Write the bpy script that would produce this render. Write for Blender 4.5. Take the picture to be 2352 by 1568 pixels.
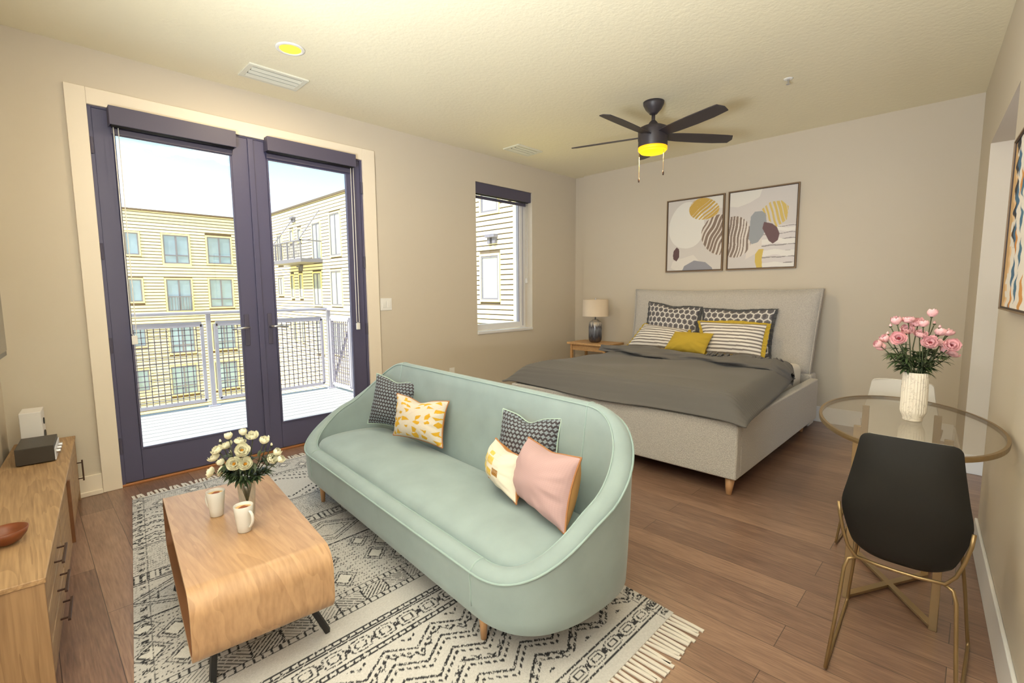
import bpy, math, random
import numpy as np
from mathutils import Vector, Matrix
random.seed(7)
for o in list(bpy.data.objects): bpy.data.objects.remove(o)
S = bpy.context.scene; C = S.collection
PI = math.pi
# ---------------------------------------------------------------- camera
cam = bpy.data.cameras.new('camera'); co = bpy.data.objects.new('camera', cam); C.objects.link(co)
r_ = Vector((0.698105, -0.715956, -0.007548)); u_ = Vector((0.079941, 0.067463, 0.994514)); f_ = Vector((0.711519, 0.694878, -0.10433))
m = Matrix((r_, u_, -f_)).transposed().to_4x4(); m.translation = (0, 0, 1.28)
co.matrix_world = m; cam.sensor_width = 36; cam.lens = 1100.92/2352*36; cam.clip_start = .02; cam.clip_end = 300
S.camera = co
# ---------------------------------------------------------------- exposure, world, sun, large lights
S.view_settings.view_transform = 'Standard'; S.view_settings.look = 'None'
S.view_settings.gamma = 1; S.view_settings.use_curve_mapping = False
S.view_settings.exposure = 0.1
W = bpy.data.worlds.new('sky'); S.world = W; W.use_nodes = True
nt = W.node_tree; nt.nodes.clear()
def wn(t): return nt.nodes.new(t)
out = wn('ShaderNodeOutputWorld'); bg = wn('ShaderNodeBackground'); tc = wn('ShaderNodeTexCoord')
no = wn('ShaderNodeTexNoise'); no.inputs['Scale'].default_value = 4.2; no.inputs['Detail'].default_value = 9; no.inputs['Roughness'].default_value = .62
mp = wn('ShaderNodeMapping'); mp.inputs['Scale'].default_value = (1, 1, 3.2)
ra = wn('ShaderNodeValToRGB'); ra.color_ramp.elements[0].position = .48; ra.color_ramp.elements[0].color = (.11, .33, .52, 1)
ra.color_ramp.elements[1].position = .62; ra.color_ramp.elements[1].color = (.70, .72, .75, 1)
sx = wn('ShaderNodeSeparateXYZ'); r2 = wn('ShaderNodeValToRGB')
r2.color_ramp.elements[0].position = .0; r2.color_ramp.elements[0].color = (1, 1, 1, 1)
r2.color_ramp.elements[1].position = .32; r2.color_ramp.elements[1].color = (0, 0, 0, 1)
mx = wn('ShaderNodeMix'); mx.data_type = 'RGBA'; mx.inputs['B'].default_value = (.74, .75, .78, 1)
nt.links.new(tc.outputs['Generated'], mp.inputs[0]); nt.links.new(mp.outputs[0], no.inputs['Vector']); nt.links.new(no.outputs[0], ra.inputs[0])
nt.links.new(tc.outputs['Generated'], sx.inputs[0]); nt.links.new(sx.outputs['Z'], r2.inputs[0])
nt.links.new(r2.outputs[0], mx.inputs['Factor']); nt.links.new(ra.outputs[0], mx.inputs['A']); nt.links.new(mx.outputs['Result'], bg.inputs[0])
bg.inputs[1].default_value = 2.8
nt.links.new(bg.outputs[0], out.inputs[0])
sun = bpy.data.lights.new('sun', 'SUN'); sun.energy = 10; sun.angle = .012; sun.color = (1, .95, .86)
so_ = bpy.data.objects.new('sun', sun); C.objects.link(so_)
so_.rotation_euler = Vector((.8, .14, -.95)).to_track_quat('-Z', 'Y').to_euler()
def area(name, loc, target, sx_, sy_, power, col):
    l = bpy.data.lights.new(name, 'AREA'); l.shape = 'RECTANGLE'; l.size = sx_; l.size_y = sy_; l.energy = power; l.color = col
    o = bpy.data.objects.new(name, l); C.objects.link(o); o.location = loc
    o.rotation_euler = (Vector(target)-Vector(loc)).to_track_quat('-Z', 'Y').to_euler(); return o
# added fill lights for the room, out of view behind and left of the camera
area('fill_light_high', (-1.6, .35, 2.55), (1.6, 1.4, 1.2), 1.6, 1.1, 12, (.80, .90, 1))
area('fill_light_side', (-2.6, .9, 1.5), (2, 1.6, 1.3), 1.6, 1.8, 5, (.74, .86, 1))
area('fill_light_up', (-.8, .75, 1.0), (-.55, .9, 2.9), .9, .9, 265, (.86, .935, 1))

# ---------------------------------------------------------------- helpers
def lin(c):
    c = [x/255 for x in c]; return tuple((x/12.92 if x <= .04045 else ((x+.055)/1.055)**2.4) for x in c)
def col4(c): return (*lin(c), 1)
def M(name, c, rough=.6, metal=0, spec=.5, bump=None, var=None, sheen=0, emit=None, attr=False, stretch=None):
    m = bpy.data.materials.new(name); m.use_nodes = True; t = m.node_tree; b = t.nodes['Principled BSDF']
    b.inputs['Base Color'].default_value = col4(c); b.inputs['Roughness'].default_value = rough; b.inputs['Metallic'].default_value = metal
    b.inputs['Specular IOR Level'].default_value = spec
    if sheen: b.inputs['Sheen Weight'].default_value = sheen; b.inputs['Sheen Roughness'].default_value = .4
    if emit: b.inputs['Emission Color'].default_value = (*emit[0], 1); b.inputs['Emission Strength'].default_value = emit[1]
    tcn = t.nodes.new('ShaderNodeTexCoord'); src = tcn.outputs['Object']
    if stretch:
        mp = t.nodes.new('ShaderNodeMapping'); mp.inputs['Scale'].default_value = stretch; t.links.new(src, mp.inputs[0]); src = mp.outputs[0]
    csock = None
    if attr:
        a = t.nodes.new('ShaderNodeAttribute'); a.attribute_name = 'Col'; csock = a.outputs['Color']; t.links.new(csock, b.inputs['Base Color'])
    if var:
        n = t.nodes.new('ShaderNodeTexNoise'); n.inputs['Scale'].default_value = var[0]; n.inputs['Detail'].default_value = 5
        t.links.new(src, n.inputs['Vector'])
        h = t.nodes.new('ShaderNodeHueSaturation'); mr = t.nodes.new('ShaderNodeMapRange')
        mr.inputs['From Min'].default_value = .3; mr.inputs['From Max'].default_value = .7
        mr.inputs['To Min'].default_value = 1-var[1]; mr.inputs['To Max'].default_value = 1+var[1]
        t.links.new(n.outputs[0], mr.inputs[0]); t.links.new(mr.outputs[0], h.inputs['Value'])
        if csock: t.links.new(csock, h.inputs['Color'])
        else: h.inputs['Color'].default_value = col4(c)
        t.links.new(h.outputs[0], b.inputs['Base Color'])
    if bump:
        n = t.nodes.new('ShaderNodeTexNoise'); n.inputs['Scale'].default_value = bump[0]; n.inputs['Detail'].default_value = 4
        t.links.new(src, n.inputs['Vector'])
        bn = t.nodes.new('ShaderNodeBump'); bn.inputs['Strength'].default_value = bump[1]; bn.inputs['Distance'].default_value = bump[2] if len(bump) > 2 else .002
        t.links.new(n.outputs[0], bn.inputs['Height']); t.links.new(bn.outputs[0], b.inputs['Normal'])
    return m
def glass(name, tint=(1, 1, 1), refl=.06, rough=0.0):
    m = bpy.data.materials.new(name); m.use_nodes = True; t = m.node_tree; t.nodes.clear()
    o = t.nodes.new('ShaderNodeOutputMaterial'); tr = t.nodes.new('ShaderNodeBsdfTransparent'); gl = t.nodes.new('ShaderNodeBsdfGlossy')
    tr.inputs[0].default_value = (*tint, 1); gl.inputs['Roughness'].default_value = rough
    lw0 = t.nodes.new('ShaderNodeLayerWeight'); lw0.inputs[0].default_value = .5
    lw = t.nodes.new('ShaderNodeMath'); lw.operation = 'POWER'; lw.inputs[1].default_value = 5; t.links.new(lw0.outputs['Facing'], lw.inputs[0])
    ml = t.nodes.new('ShaderNodeMath'); ml.operation = 'MULTIPLY_ADD'; ml.inputs[1].default_value = .6; ml.inputs[2].default_value = refl
    mx = t.nodes.new('ShaderNodeMixShader'); t.links.new(lw.outputs[0], ml.inputs[0]); t.links.new(ml.outputs[0], mx.inputs[0])
    t.links.new(tr.outputs[0], mx.inputs[1]); t.links.new(gl.outputs[0], mx.inputs[2]); t.links.new(mx.outputs[0], o.inputs[0]); return m
def wood(name, c1, c2, scale=(1, 12, 12), dist=2.0, rough=.45, ring=1.6, fine=60):
    m = bpy.data.materials.new(name); m.use_nodes = True; t = m.node_tree; b = t.nodes['Principled BSDF']
    tcn = t.nodes.new('ShaderNodeTexCoord'); mp = t.nodes.new('ShaderNodeMapping'); mp.inputs['Scale'].default_value = scale
    t.links.new(tcn.outputs['Object'], mp.inputs[0])
    n = t.nodes.new('ShaderNodeTexNoise'); n.inputs['Scale'].default_value = ring; n.inputs['Detail'].default_value = 3; n.inputs['Distortion'].default_value = dist*.3
    t.links.new(mp.outputs[0], n.inputs['Vector'])
    k = t.nodes.new('ShaderNodeMath'); k.operation = 'MULTIPLY'; k.inputs[1].default_value = 11; t.links.new(n.outputs[0], k.inputs[0])
    fr = t.nodes.new('ShaderNodeMath'); fr.operation = 'FRACT'; t.links.new(k.outputs[0], fr.inputs[0])
    n2 = t.nodes.new('ShaderNodeTexNoise'); n2.inputs['Scale'].default_value = fine; n2.inputs['Detail'].default_value = 3
    mp2 = t.nodes.new('ShaderNodeMapping'); mp2.inputs['Scale'].default_value = tuple((s/max(scale))**1.0 if s < max(scale) else 1.6 for s in scale)
    t.links.new(tcn.outputs['Object'], mp2.inputs[0]); t.links.new(mp2.outputs[0], n2.inputs['Vector'])
    ad = t.nodes.new('ShaderNodeMath'); ad.operation = 'MULTIPLY_ADD'; ad.inputs[1].default_value = .28; t.links.new(fr.outputs[0], ad.inputs[0])
    sc = t.nodes.new('ShaderNodeMath'); sc.operation = 'MULTIPLY'; sc.inputs[1].default_value = 1.0; t.links.new(n2.outputs[0], sc.inputs[0]); t.links.new(sc.outputs[0], ad.inputs[2])
    ra = t.nodes.new('ShaderNodeValToRGB'); ra.color_ramp.elements[0].position = .12; ra.color_ramp.elements[0].color = col4(c1)
    ra.color_ramp.elements[1].position = .85; ra.color_ramp.elements[1].color = col4(c2)
    t.links.new(ad.outputs[0], ra.inputs[0]); t.links.new(ra.outputs[0], b.inputs['Base Color']); b.inputs['Roughness'].default_value = rough
    bn = t.nodes.new('ShaderNodeBump'); bn.inputs['Strength'].default_value = .15; bn.inputs['Distance'].default_value = .001
    t.links.new(n2.outputs[0], bn.inputs['Height']); t.links.new(bn.outputs[0], b.inputs['Normal'])
    return m
class MB:
    def __init__(s): s.v = []; s.f = []; s.c = None
    def add(s, vs, fs):
        n = len(s.v); s.v += [tuple(map(float, v)) for v in vs]; s.f += [tuple(i+n for i in f) for f in fs]; return s
    def box(s, x0, x1, y0, y1, z0, z1):
        return s.add([(x0,y0,z0),(x1,y0,z0),(x1,y1,z0),(x0,y1,z0),(x0,y0,z1),(x1,y0,z1),(x1,y1,z1),(x0,y1,z1)],
                     [(0,3,2,1),(4,5,6,7),(0,1,5,4),(1,2,6,5),(2,3,7,6),(3,0,4,7)])
    def hexa(s, P):   # bottom 4 ccw, top 4 ccw
        return s.add(P, [(0,3,2,1),(4,5,6,7),(0,1,5,4),(1,2,6,5),(2,3,7,6),(3,0,4,7)])
    def bar(s, a, b, w, h=None, up=(0,0,1)):
        a = Vector(a); b = Vector(b); h = h or w; d = (b-a).normalized(); U = Vector(up)
        if abs(d.dot(U)) > .98: U = Vector((1,0,0))
        x = d.cross(U).normalized()*w/2; y = x.cross(d).normalized()*h/2
        return s.hexa([a-x-y, a+x-y, b+x-y, b-x-y, a-x+y, a+x+y, b+x+y, b-x+y])
    def tube(s, pts, r, n=10, closed=False, cap=True):
        pts = [Vector(p) for p in pts]; N = len(pts); rs = r if isinstance(r, (list, tuple)) else [r]*N
        prev = None; base = len(s.v); vs = []
        for i, p in enumerate(pts):
            if closed: d = pts[(i+1) % N]-pts[i-1]
            else: d = pts[min(i+1, N-1)]-pts[max(i-1, 0)]
            if d.length < 1e-9: d = Vector((0,0,1))
            d.normalize()
            if prev is None:
                U = Vector((0,0,1)) if abs(d.z) < .9 else Vector((1,0,0)); x = d.cross(U).normalized()
            else:
                x = prev-d*prev.dot(d); x.normalize()
            prev = x; y = d.cross(x)
            vs += [p+(x*math.cos(2*PI*k/n)+y*math.sin(2*PI*k/n))*rs[i] for k in range(n)]
        fs = []
        for i in range(N if closed else N-1):
            j = (i+1) % N
            fs += [(i*n+k, i*n+(k+1) % n, j*n+(k+1) % n, j*n+k) for k in range(n)]
        if cap and not closed: fs += [tuple(range(n-1, -1, -1)), tuple((N-1)*n+k for k in range(n))]
        return s.add(vs, fs)
    def lathe(s, c, prof, n=40, sx=1, sy=1):
        vs = []; fs = []
        for (r, z) in prof:
            vs += [(c[0]+r*sx*math.cos(2*PI*k/n), c[1]+r*sy*math.sin(2*PI*k/n), c[2]+z) for k in range(n)]
        for i in range(len(prof)-1):
            fs += [(i*n+k, i*n+(k+1) % n, (i+1)*n+(k+1) % n, (i+1)*n+k) for k in range(n)]
        if prof[0][0] > 1e-4: fs.append(tuple(range(n-1, -1, -1)))
        if prof[-1][0] > 1e-4: fs.append(tuple((len(prof)-1)*n+k for k in range(n)))
        return s.add(vs, fs)
    def grid(s, P):  # P array (n,m,3)
        n, m_ = P.shape[:2]; b = len(s.v); s.v += [tuple(map(float, q)) for q in P.reshape(-1, 3)]
        s.f += [(b+i*m_+j, b+(i+1)*m_+j, b+(i+1)*m_+j+1, b+i*m_+j+1) for i in range(n-1) for j in range(m_-1)]; return s
def obj(name, mb, mat, parent=None, smooth=False, bevel=0, cols=None, seg=2, autos=True, sub=0, weld=False):
    me = bpy.data.meshes.new(name); me.from_pydata(mb.v, [], mb.f); me.update()
    if weld:
        import bmesh
        bm = bmesh.new(); bm.from_mesh(me); bmesh.ops.remove_doubles(bm, verts=bm.verts, dist=1e-5); bmesh.ops.recalc_face_normals(bm, faces=bm.faces); bm.to_mesh(me); bm.free()
    if cols is not None:
        a = me.color_attributes.new('Col', 'FLOAT_COLOR', 'POINT')
        a.data.foreach_set('color', np.c_[np.asarray(cols, dtype=np.float32), np.ones(len(cols), dtype=np.float32)].ravel())
    if smooth:
        me.polygons.foreach_set('use_smooth', [True]*len(me.polygons))
    o = bpy.data.objects.new(name, me); C.objects.link(o)
    if isinstance(mat, (list, tuple)):
        for q in mat: me.materials.append(q)
    else: me.materials.append(mat)
    if parent is not None: o.parent = parent; o.matrix_parent_inverse = parent.matrix_basis.inverted()
    if bevel:
        b = o.modifiers.new('bevel', 'BEVEL'); b.width = bevel; b.segments = seg; b.limit_method = 'ANGLE'; b.angle_limit = .6
        if smooth is False: me.polygons.foreach_set('use_smooth', [True]*len(me.polygons)); w = o.modifiers.new('wn', 'WEIGHTED_NORMAL'); w.keep_sharp = True
    if sub: q = o.modifiers.new('sub', 'SUBSURF'); q.levels = sub; q.render_levels = sub
    return o
def thing(name, label, cat, loc=(0,0,0), group=None):
    o = bpy.data.objects.new(name, None); C.objects.link(o); o.location = loc; o.empty_display_size = .05
    o['label'] = label; o['category'] = cat
    if group: o['group'] = group
    return o
def tag(o, label, cat, group=None, kind=None):
    o['label'] = label; o['category'] = cat
    if group: o['group'] = group
    if kind: o['kind'] = kind
    return o
def struct(name, mb, mat, label=None, **k):
    o = obj(name, mb, mat, **k); o['kind'] = 'structure'
    if label: o['label'] = label
    return o

# ---------------------------------------------------------------- materials
m_wall = M('greige_wall_paint', (210, 199, 182), .85, bump=(260, .12, .001))
m_wallR = m_wall
m_ceil = M('ceiling_texture_paint', (243, 234, 206), .9, bump=(38, .55, .004))
m_trim = M('cream_trim_paint', (238, 226, 208), .5)
m_base = M('white_baseboard_paint', (232, 230, 230), .45)
m_door = M('dark_slate_door_paint', (86, 84, 112), .42)
m_door2 = M('dark_slate_shade_metal', (82, 78, 98), .5)
m_orange = M('copper_threshold_metal', (186, 128, 84), .4, metal=.4)
m_glass = glass('window_glass')
m_white = M('white_plastic', (236, 234, 230), .4)
m_vent = M('vent_enamel', (228, 226, 210), .45)
m_ventd = M('vent_shadow_duct', (70, 68, 64), .8)
m_silver = M('brushed_nickel', (200, 200, 205), .3, metal=1)
m_alu = M('silver_painted_railing', (176, 174, 186), .4, metal=.25)
m_wire = M('dark_grey_wire_mesh', (112, 108, 122), .5)
m_deckd = M('dark_deck_substructure', (60, 62, 70), .9)
m_deck = M('grey_composite_decking', (166, 168, 168), .6, var=(3, .05), stretch=(1, 14, 1))
m_black = M('matte_black', (30, 29, 30), .5)
m_dark = M('dark_bronze_fan', (58, 52, 56), .45)
m_mint = M('mint_velvet', (146, 162, 162), .78, var=(7, .07), bump=(420, .25, .001), sheen=.25)
m_mintp = M('mint_piping', (150, 170, 167), .7, sheen=.3)
m_legw = M('pale_beech_leg', (198, 152, 108), .45, var=(20, .1), stretch=(1, 1, .1))
m_bouc = M('oatmeal_boucle', (190, 184, 177), .95, var=(170, .20), bump=(150, 1, .004), sheen=.2)
m_blank = M('taupe_cotton', (104, 101, 99), .92, var=(500, .06), bump=(600, .2, .001), sheen=.1)
m_matt = M('white_cotton_sheet', (232, 226, 216), .9, bump=(12, .25, .01))
m_must = M('mustard_cotton', (192, 164, 56), .88, bump=(24, .4, .006))
m_grey = M('charcoal_linen', (84, 84, 86), .9, bump=(300, .2, .001))
m_attr = M('printed_fabric', (200, 200, 200), .9, bump=(500, .3, .001), attr=True)
m_attrp = M('painted_canvas', (200, 200, 200), .8, attr=True, bump=(300, .1, .001))
m_rug = M('woven_wool_rug', (200, 200, 200), .97, attr=True, bump=(260, .7, .003), var=(120, .07))
m_fringe = M('cream_fringe', (214, 206, 196), .95)
m_coffee = wood('light_cherry_veneer', (152, 114, 82), (186, 148, 110), scale=(4.2, .55, 1.6), rough=.38, ring=1.1, fine=60)
m_oak = wood('golden_oak', (126, 94, 64), (182, 148, 108), scale=(8, .55, 8), rough=.5, ring=1.0, fine=70)
m_oakv = wood('upright_oak_grain', (118, 88, 60), (168, 134, 98), scale=(8, 8, .6), rough=.5, ring=1.0, fine=60)  # slightly darker oak, grain running upright
m_nswood = wood('nightstand_oak', (176, 130, 84), (214, 170, 116), scale=(2, 9, 9), rough=.45)
m_brown = M('walnut_interior', (128, 84, 54), .6, var=(20, .12), stretch=(1, .1, 1))
m_handle = M('dark_bronze_handle', (84, 62, 52), .4, metal=.6)
m_mug = M('white_glazed_ceramic', (214, 211, 206), .2)
m_coff = M('coffee_foam', (206, 166, 110), .6, var=(60, .2)); m_cocoa = M('cocoa_powder', (134, 70, 44), .8, var=(120, .2))
m_vglass = glass('clear_vase_glass', (.94, .96, .95), .08)
m_leaf = M('dark_green_leaf', (52, 66, 40), .5, var=(40, .2)); m_stem = M('dark_stem', (58, 62, 38), .6)
m_leaf2 = M('green_leaf', (70, 88, 52), .5, var=(40, .2)); m_stem2 = M('green_stem', (74, 84, 54), .6)
m_pw = M('white_petal', (236, 232, 206), .6, var=(30, .05)); m_pk = M('pink_petal', (244, 190, 194), .6, var=(24, .12))
m_stam = M('yellow_stamen', (226, 160, 40), .7, bump=(300, 1, .003)); m_stamp = M('crimson_centre', (160, 60, 70), .7)
m_gold = M('brushed_brass', (150, 126, 90), .36, metal=.75); m_goldd = M('antique_brass', (168, 146, 112), .35, metal=.8)
m_tglass = glass('tabletop_glass', (.93, .91, .87), .10)
m_shellb = M('black_moulded_shell', (26, 24, 22), .6, spec=.3); m_shellw = M('white_moulded_shell', (226, 222, 216), .45)
m_bowl = M('reddish_wood_bowl', (128, 70, 40), .4, var=(16, .15))
m_elec = M('charcoal_enclosure', (62, 56, 50), .45); m_face = M('silver_faceplate', (214, 214, 220), .35)
m_spk = M('white_speaker_gloss', (232, 228, 226), .3)
m_frame = M('walnut_bronze_frame', (128, 104, 78), .5); m_framed = M('dark_frame_rebate', (58, 42, 34), .6)

# ---------------------------------------------------------------- ROOM
D = 4.011; BX = 5.332; H = 2.777
def ry(x, o=0): return .080-.0686*(5.332-x)+o           # right wall line
def lx(y): return -.11-.085*(4.011-y)                   # left wall line
# floor
def floor_mat():
    m = bpy.data.materials.new('wood_plank_floor'); m.use_nodes = True; t = m.node_tree; b = t.nodes['Principled BSDF']
    tcn = t.nodes.new('ShaderNodeTexCoord'); mp = t.nodes.new('ShaderNodeMapping'); mp.inputs['Rotation'].default_value = (0, 0, PI/2)
    t.links.new(tcn.outputs['Object'], mp.inputs[0])
    br = t.nodes.new('ShaderNodeTexBrick'); br.inputs['Scale'].default_value = 1; br.inputs['Brick Width'].default_value = 1.22; br.inputs['Row Height'].default_value = .15
    br.inputs['Mortar Size'].default_value = .0012; br.offset = .37; br.inputs['Mortar Smooth'].default_value = 0
    br.inputs['Color1'].default_value = (0, 0, 0, 1); br.inputs['Color2'].default_value = (1, 1, 1, 1); br.inputs['Mortar'].default_value = (.5, .5, .5, 1); br.inputs['Bias'].default_value = 0
    t.links.new(mp.outputs[0], br.inputs['Vector'])
    n = t.nodes.new('ShaderNodeTexNoise'); n.inputs['Scale'].default_value = 3; n.inputs['Detail'].default_value = 8; n.inputs['Roughness'].default_value = .65
    mp2 = t.nodes.new('ShaderNodeMapping'); mp2.inputs['Scale'].default_value = (9, .7, 1); t.links.new(tcn.outputs['Object'], mp2.inputs[0])
    va = t.nodes.new('ShaderNodeVectorMath'); va.operation = 'ADD'; vs = t.nodes.new('ShaderNodeVectorMath'); vs.operation = 'SCALE'; vs.inputs['Scale'].default_value = 7
    t.links.new(br.outputs['Color'], vs.inputs[0]); t.links.new(mp2.outputs[0], va.inputs[0]); t.links.new(vs.outputs[0], va.inputs[1]); t.links.new(va.outputs[0], n.inputs['Vector'])
    n3 = t.nodes.new('ShaderNodeTexNoise'); n3.inputs['Scale'].default_value = 12; n3.inputs['Detail'].default_value = 6
    mp3 = t.nodes.new('ShaderNodeMapping'); mp3.inputs['Scale'].default_value = (12, .8, 1); t.links.new(tcn.outputs['Object'], mp3.inputs[0]); t.links.new(mp3.outputs[0], n3.inputs['Vector'])
    a1 = t.nodes.new('ShaderNodeMath'); a1.operation = 'MULTIPLY_ADD'; a1.inputs[1].default_value = .15
    s1 = t.nodes.new('ShaderNodeSeparateColor'); t.links.new(br.outputs['Color'], s1.inputs[0]); t.links.new(s1.outputs[0], a1.inputs[0])
    a2 = t.nodes.new('ShaderNodeMath'); a2.operation = 'MULTIPLY_ADD'; a2.inputs[1].default_value = .42; t.links.new(n.outputs[0], a2.inputs[0])
    a3 = t.nodes.new('ShaderNodeMath'); a3.operation = 'MULTIPLY'; a3.inputs[1].default_value = .5; t.links.new(n3.outputs[0], a3.inputs[0])
    t.links.new(a3.outputs[0], a2.inputs[2]); t.links.new(a2.outputs[0], a1.inputs[2])
    ra = t.nodes.new('ShaderNodeValToRGB'); e = ra.color_ramp.elements; e[0].position = .26; e[0].color = col4((84, 62, 52)); e[1].position = .74; e[1].color = col4((164, 130, 108))
    k = ra.color_ramp.elements.new(.48); k.color = col4((124, 94, 78))
    t.links.new(a1.outputs[0], ra.inputs[0])
    mx = t.nodes.new('ShaderNodeMix'); mx.data_type = 'RGBA'; mx.inputs['B'].default_value = col4((64, 46, 38)); t.links.new(br.outputs['Fac'], mx.inputs['Factor']); t.links.new(ra.outputs[0], mx.inputs['A'])
    t.links.new(mx.outputs['Result'], b.inputs['Base Color']); b.inputs['Roughness'].default_value = .30; b.inputs['Specular IOR Level'].default_value = .8
    bn = t.nodes.new('ShaderNodeBump'); bn.inputs['Strength'].default_value = .25; bn.inputs['Distance'].default_value = .002
    t.links.new(n3.outputs[0], bn.inputs['Height']); t.links.new(bn.outputs[0], b.inputs['Normal'])
    return m
struct('floor', MB().box(-3.3, 5.5, -2.0, 4.15, -.12, 0), floor_mat(), 'brown wood plank floor')
struct('ceiling', MB().box(-3.3, 5.5, -2.0, 4.2, H, H+.12), m_ceil, 'cream textured ceiling')
def walls_with_holes(x0, x1, z1, holes):
    mb = MB(); xs = sorted({x0, x1, *[h[0] for h in holes], *[h[1] for h in holes]})
    for a, b in zip(xs, xs[1:]):
        hs = [h for h in holes if h[0] <= a and h[1] >= b]
        if not hs: mb.box(a, b, D, D+.2, 0, z1)
        else:
            h = hs[0]
            if h[2] > 0: mb.box(a, b, D, D+.2, 0, h[2])
            mb.box(a, b, D, D+.2, h[3], z1)
    return mb
DL, DR, DT = .383, 2.215, 2.44
WX0, WX1, WZ0, WZ1 = 3.558, 4.475, .80, 2.47
struct('wall_front', walls_with_holes(-3.3, 5.5, H, [(DL, DR, 0, DT), (WX0, WX1, WZ0, WZ1)]), m_wall, 'beige wall with the balcony doors and window')
struct('wall_back', MB().box(BX, BX+.17, -.3, 3.86, 0, H), m_wall, 'beige wall behind the bed')
struct('wall_back_return', MB().box(BX+.03, BX+.17, 3.70, D, 0, H), m_wall, 'recessed strip of beige wall in the corner')
# right wall in three pieces (skewed) with an opening
def rseg(x0, x1, z0, z1, th=.14):
    return MB().hexa([(x0, ry(x0)-th, z0), (x1, ry(x1)-th, z0), (x1, ry(x1), z0), (x0, ry(x0), z0), (x0, ry(x0)-th, z1), (x1, ry(x1)-th, z1), (x1, ry(x1), z1), (x0, ry(x0), z1)])
OX0, OX1, OZ = 3.26, 4.51, 2.215
mb = rseg(-3.3, OX0, 0, H); q = rseg(OX1, 5.5, 0, H, 1.5); mb.add(q.v, q.f); q = rseg(OX0, OX1, OZ, H, 1.5); mb.add(q.v, q.f)
mb.box(OX0, OX1+.1, -1.65, -1.5, 0, H)
struct('wall_right', mb, m_wall, 'right-hand wall with a doorway opening')
# left wall partition
def lseg(y0, y1, z0, z1, t0=0, t1=.12):
    return MB().hexa([(lx(y0)-t1, y0, z0), (lx(y0)-t0, y0, z0), (lx(y1)-t0, y1, z0), (lx(y1)-t1, y1, z0), (lx(y0)-t1, y0, z1), (lx(y0)-t0, y0, z1), (lx(y1)-t0, y1, z1), (lx(y1)-t1, y1, z1)])
struct('wall_left', lseg(1.6, D, 0, H), m_wall, 'left wall behind the sideboard')
struct('wall_far_left', MB().box(-3.3, -3.2, -.6, D, 0, H), m_wall)
# casing, baseboards
mb = MB().box(.285, DL, D-.02, D, 0, 2.54).box(DR, 2.335, D-.02, D, 0, 2.54).box(DL, DR, D-.02, D, DT, 2.54)
struct('trim_1', mb, m_trim, 'cream flat casing around the balcony doors', bevel=.003)
struct('baseboard_front', MB().box(lx(D), .285, D-.014, D, 0, .13).box(2.335, BX, D-.014, D, 0, .13), m_trim, bevel=.003)
struct('baseboard_shoe', MB().box(lx(D), .285, D-.03, D-.014, 0, .03).box(2.335, BX, D-.03, D-.014, 0, .03), m_trim, bevel=.004)
struct('baseboard_back', MB().box(BX-.015, BX, .09, D-.014, 0, .15), m_base, bevel=.004)
def rbase(x0, x1, h, t):
    return MB().hexa([(x0, ry(x0), 0), (x1, ry(x1), 0), (x1, ry(x1)+t, 0), (x0, ry(x0)+t, 0), (x0, ry(x0), h), (x1, ry(x1), h), (x1, ry(x1)+t*.7, h), (x0, ry(x0)+t*.7, h)])
mb = rbase(-1, OX0, .135, .018); q = rbase(OX1, BX-.01, .135, .018); mb.add(q.v, q.f)
mb.box(OX1-.015, OX1, -1.4, ry(OX1)+.015, 0, .135)
struct('baseboard_right', mb, m_base, bevel=.004)
struct('baseboard_left', lseg(1.6, D-.02, 0, .13, -.015, 0), m_trim, bevel=.004)

# ---------------------------------------------------------------- balcony doors
def door(name, x0, x1, gx0, gx1, gz0, gz1, hx, lever_dir, label):
    mb = MB(); y0, y1 = D+.005, D+.055
    mb.box(x0, gx0, y0, y1, .02, 2.43).box(gx1, x1, y0, y1, .02, 2.43).box(gx0, gx1, y0, y1, .02, gz0).box(gx0, gx1, y0, y1, gz1, 2.43)
    fr = struct(name, mb, m_door, label, bevel=.004)
    gm = MB(); w = .012
    gm.box(gx0, gx0+w, y0-.006, y0+.01, gz0, gz1).box(gx1-w, gx1, y0-.006, y0+.01, gz0, gz1).box(gx0+w, gx1-w, y0-.006, y0+.01, gz0, gz0+w).box(gx0+w, gx1-w, y0-.006, y0+.01, gz1-w, gz1)
    obj('glazing_bead', gm, m_door, fr, bevel=.002)
    obj('glass_pane', MB().box(gx0, gx1, y0+.02, y0+.028, gz0, gz1), m_glass, fr)
    h = MB(); h.box(hx-.017, hx+.017, D-.003, D+.006, .88, 1.12)
    ho = obj('handle_plate', h, m_door2, fr, bevel=.004)
    l = MB().tube([(hx, D+.0, 1.02), (hx, D-.05, 1.02), (hx+lever_dir*.03, D-.058, 1.02), (hx+lever_dir*.12, D-.055, 1.012)], [.009, .009, .009, .006], 10)
    obj('lever_handle', l, m_silver, ho, smooth=True)
    return fr
d1 = door('door_1', DL+.02, 1.30, .500, 1.175, .232, 2.295, 1.205, -1, 'left leaf of the dark balcony double door')
d2 = door('door_2', 1.305, DR-.02, 1.418, 2.075, .225, 2.310, 1.372, 1, 'right leaf of the dark balcony double door')
obj('astragal', MB().box(1.285, 1.325, D-.012, D+.005, .02, 2.43), m_door, d1, bevel=.003)
for d, xh in ((d1, DL+.008), (d2, DR-.010)):
    for z in (.28, .95, 1.55, 2.2):
        obj('hinge', MB().tube([(xh, D-.006, z-.05), (xh, D-.006, z+.05)], .008, 8).box(xh-.012, xh+.012, D-.003, D+.004, z-.05, z+.05), m_door2, d)
struct('trim_2', MB().box(DL, DL+.02, D+.0, D+.12, 0, DT).box(DR-.02, DR, D+.0, D+.12, 0, DT).box(DL+.02, DR-.02, D+.0, D+.12, 2.43, DT), m_door, 'dark door frame')
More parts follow.
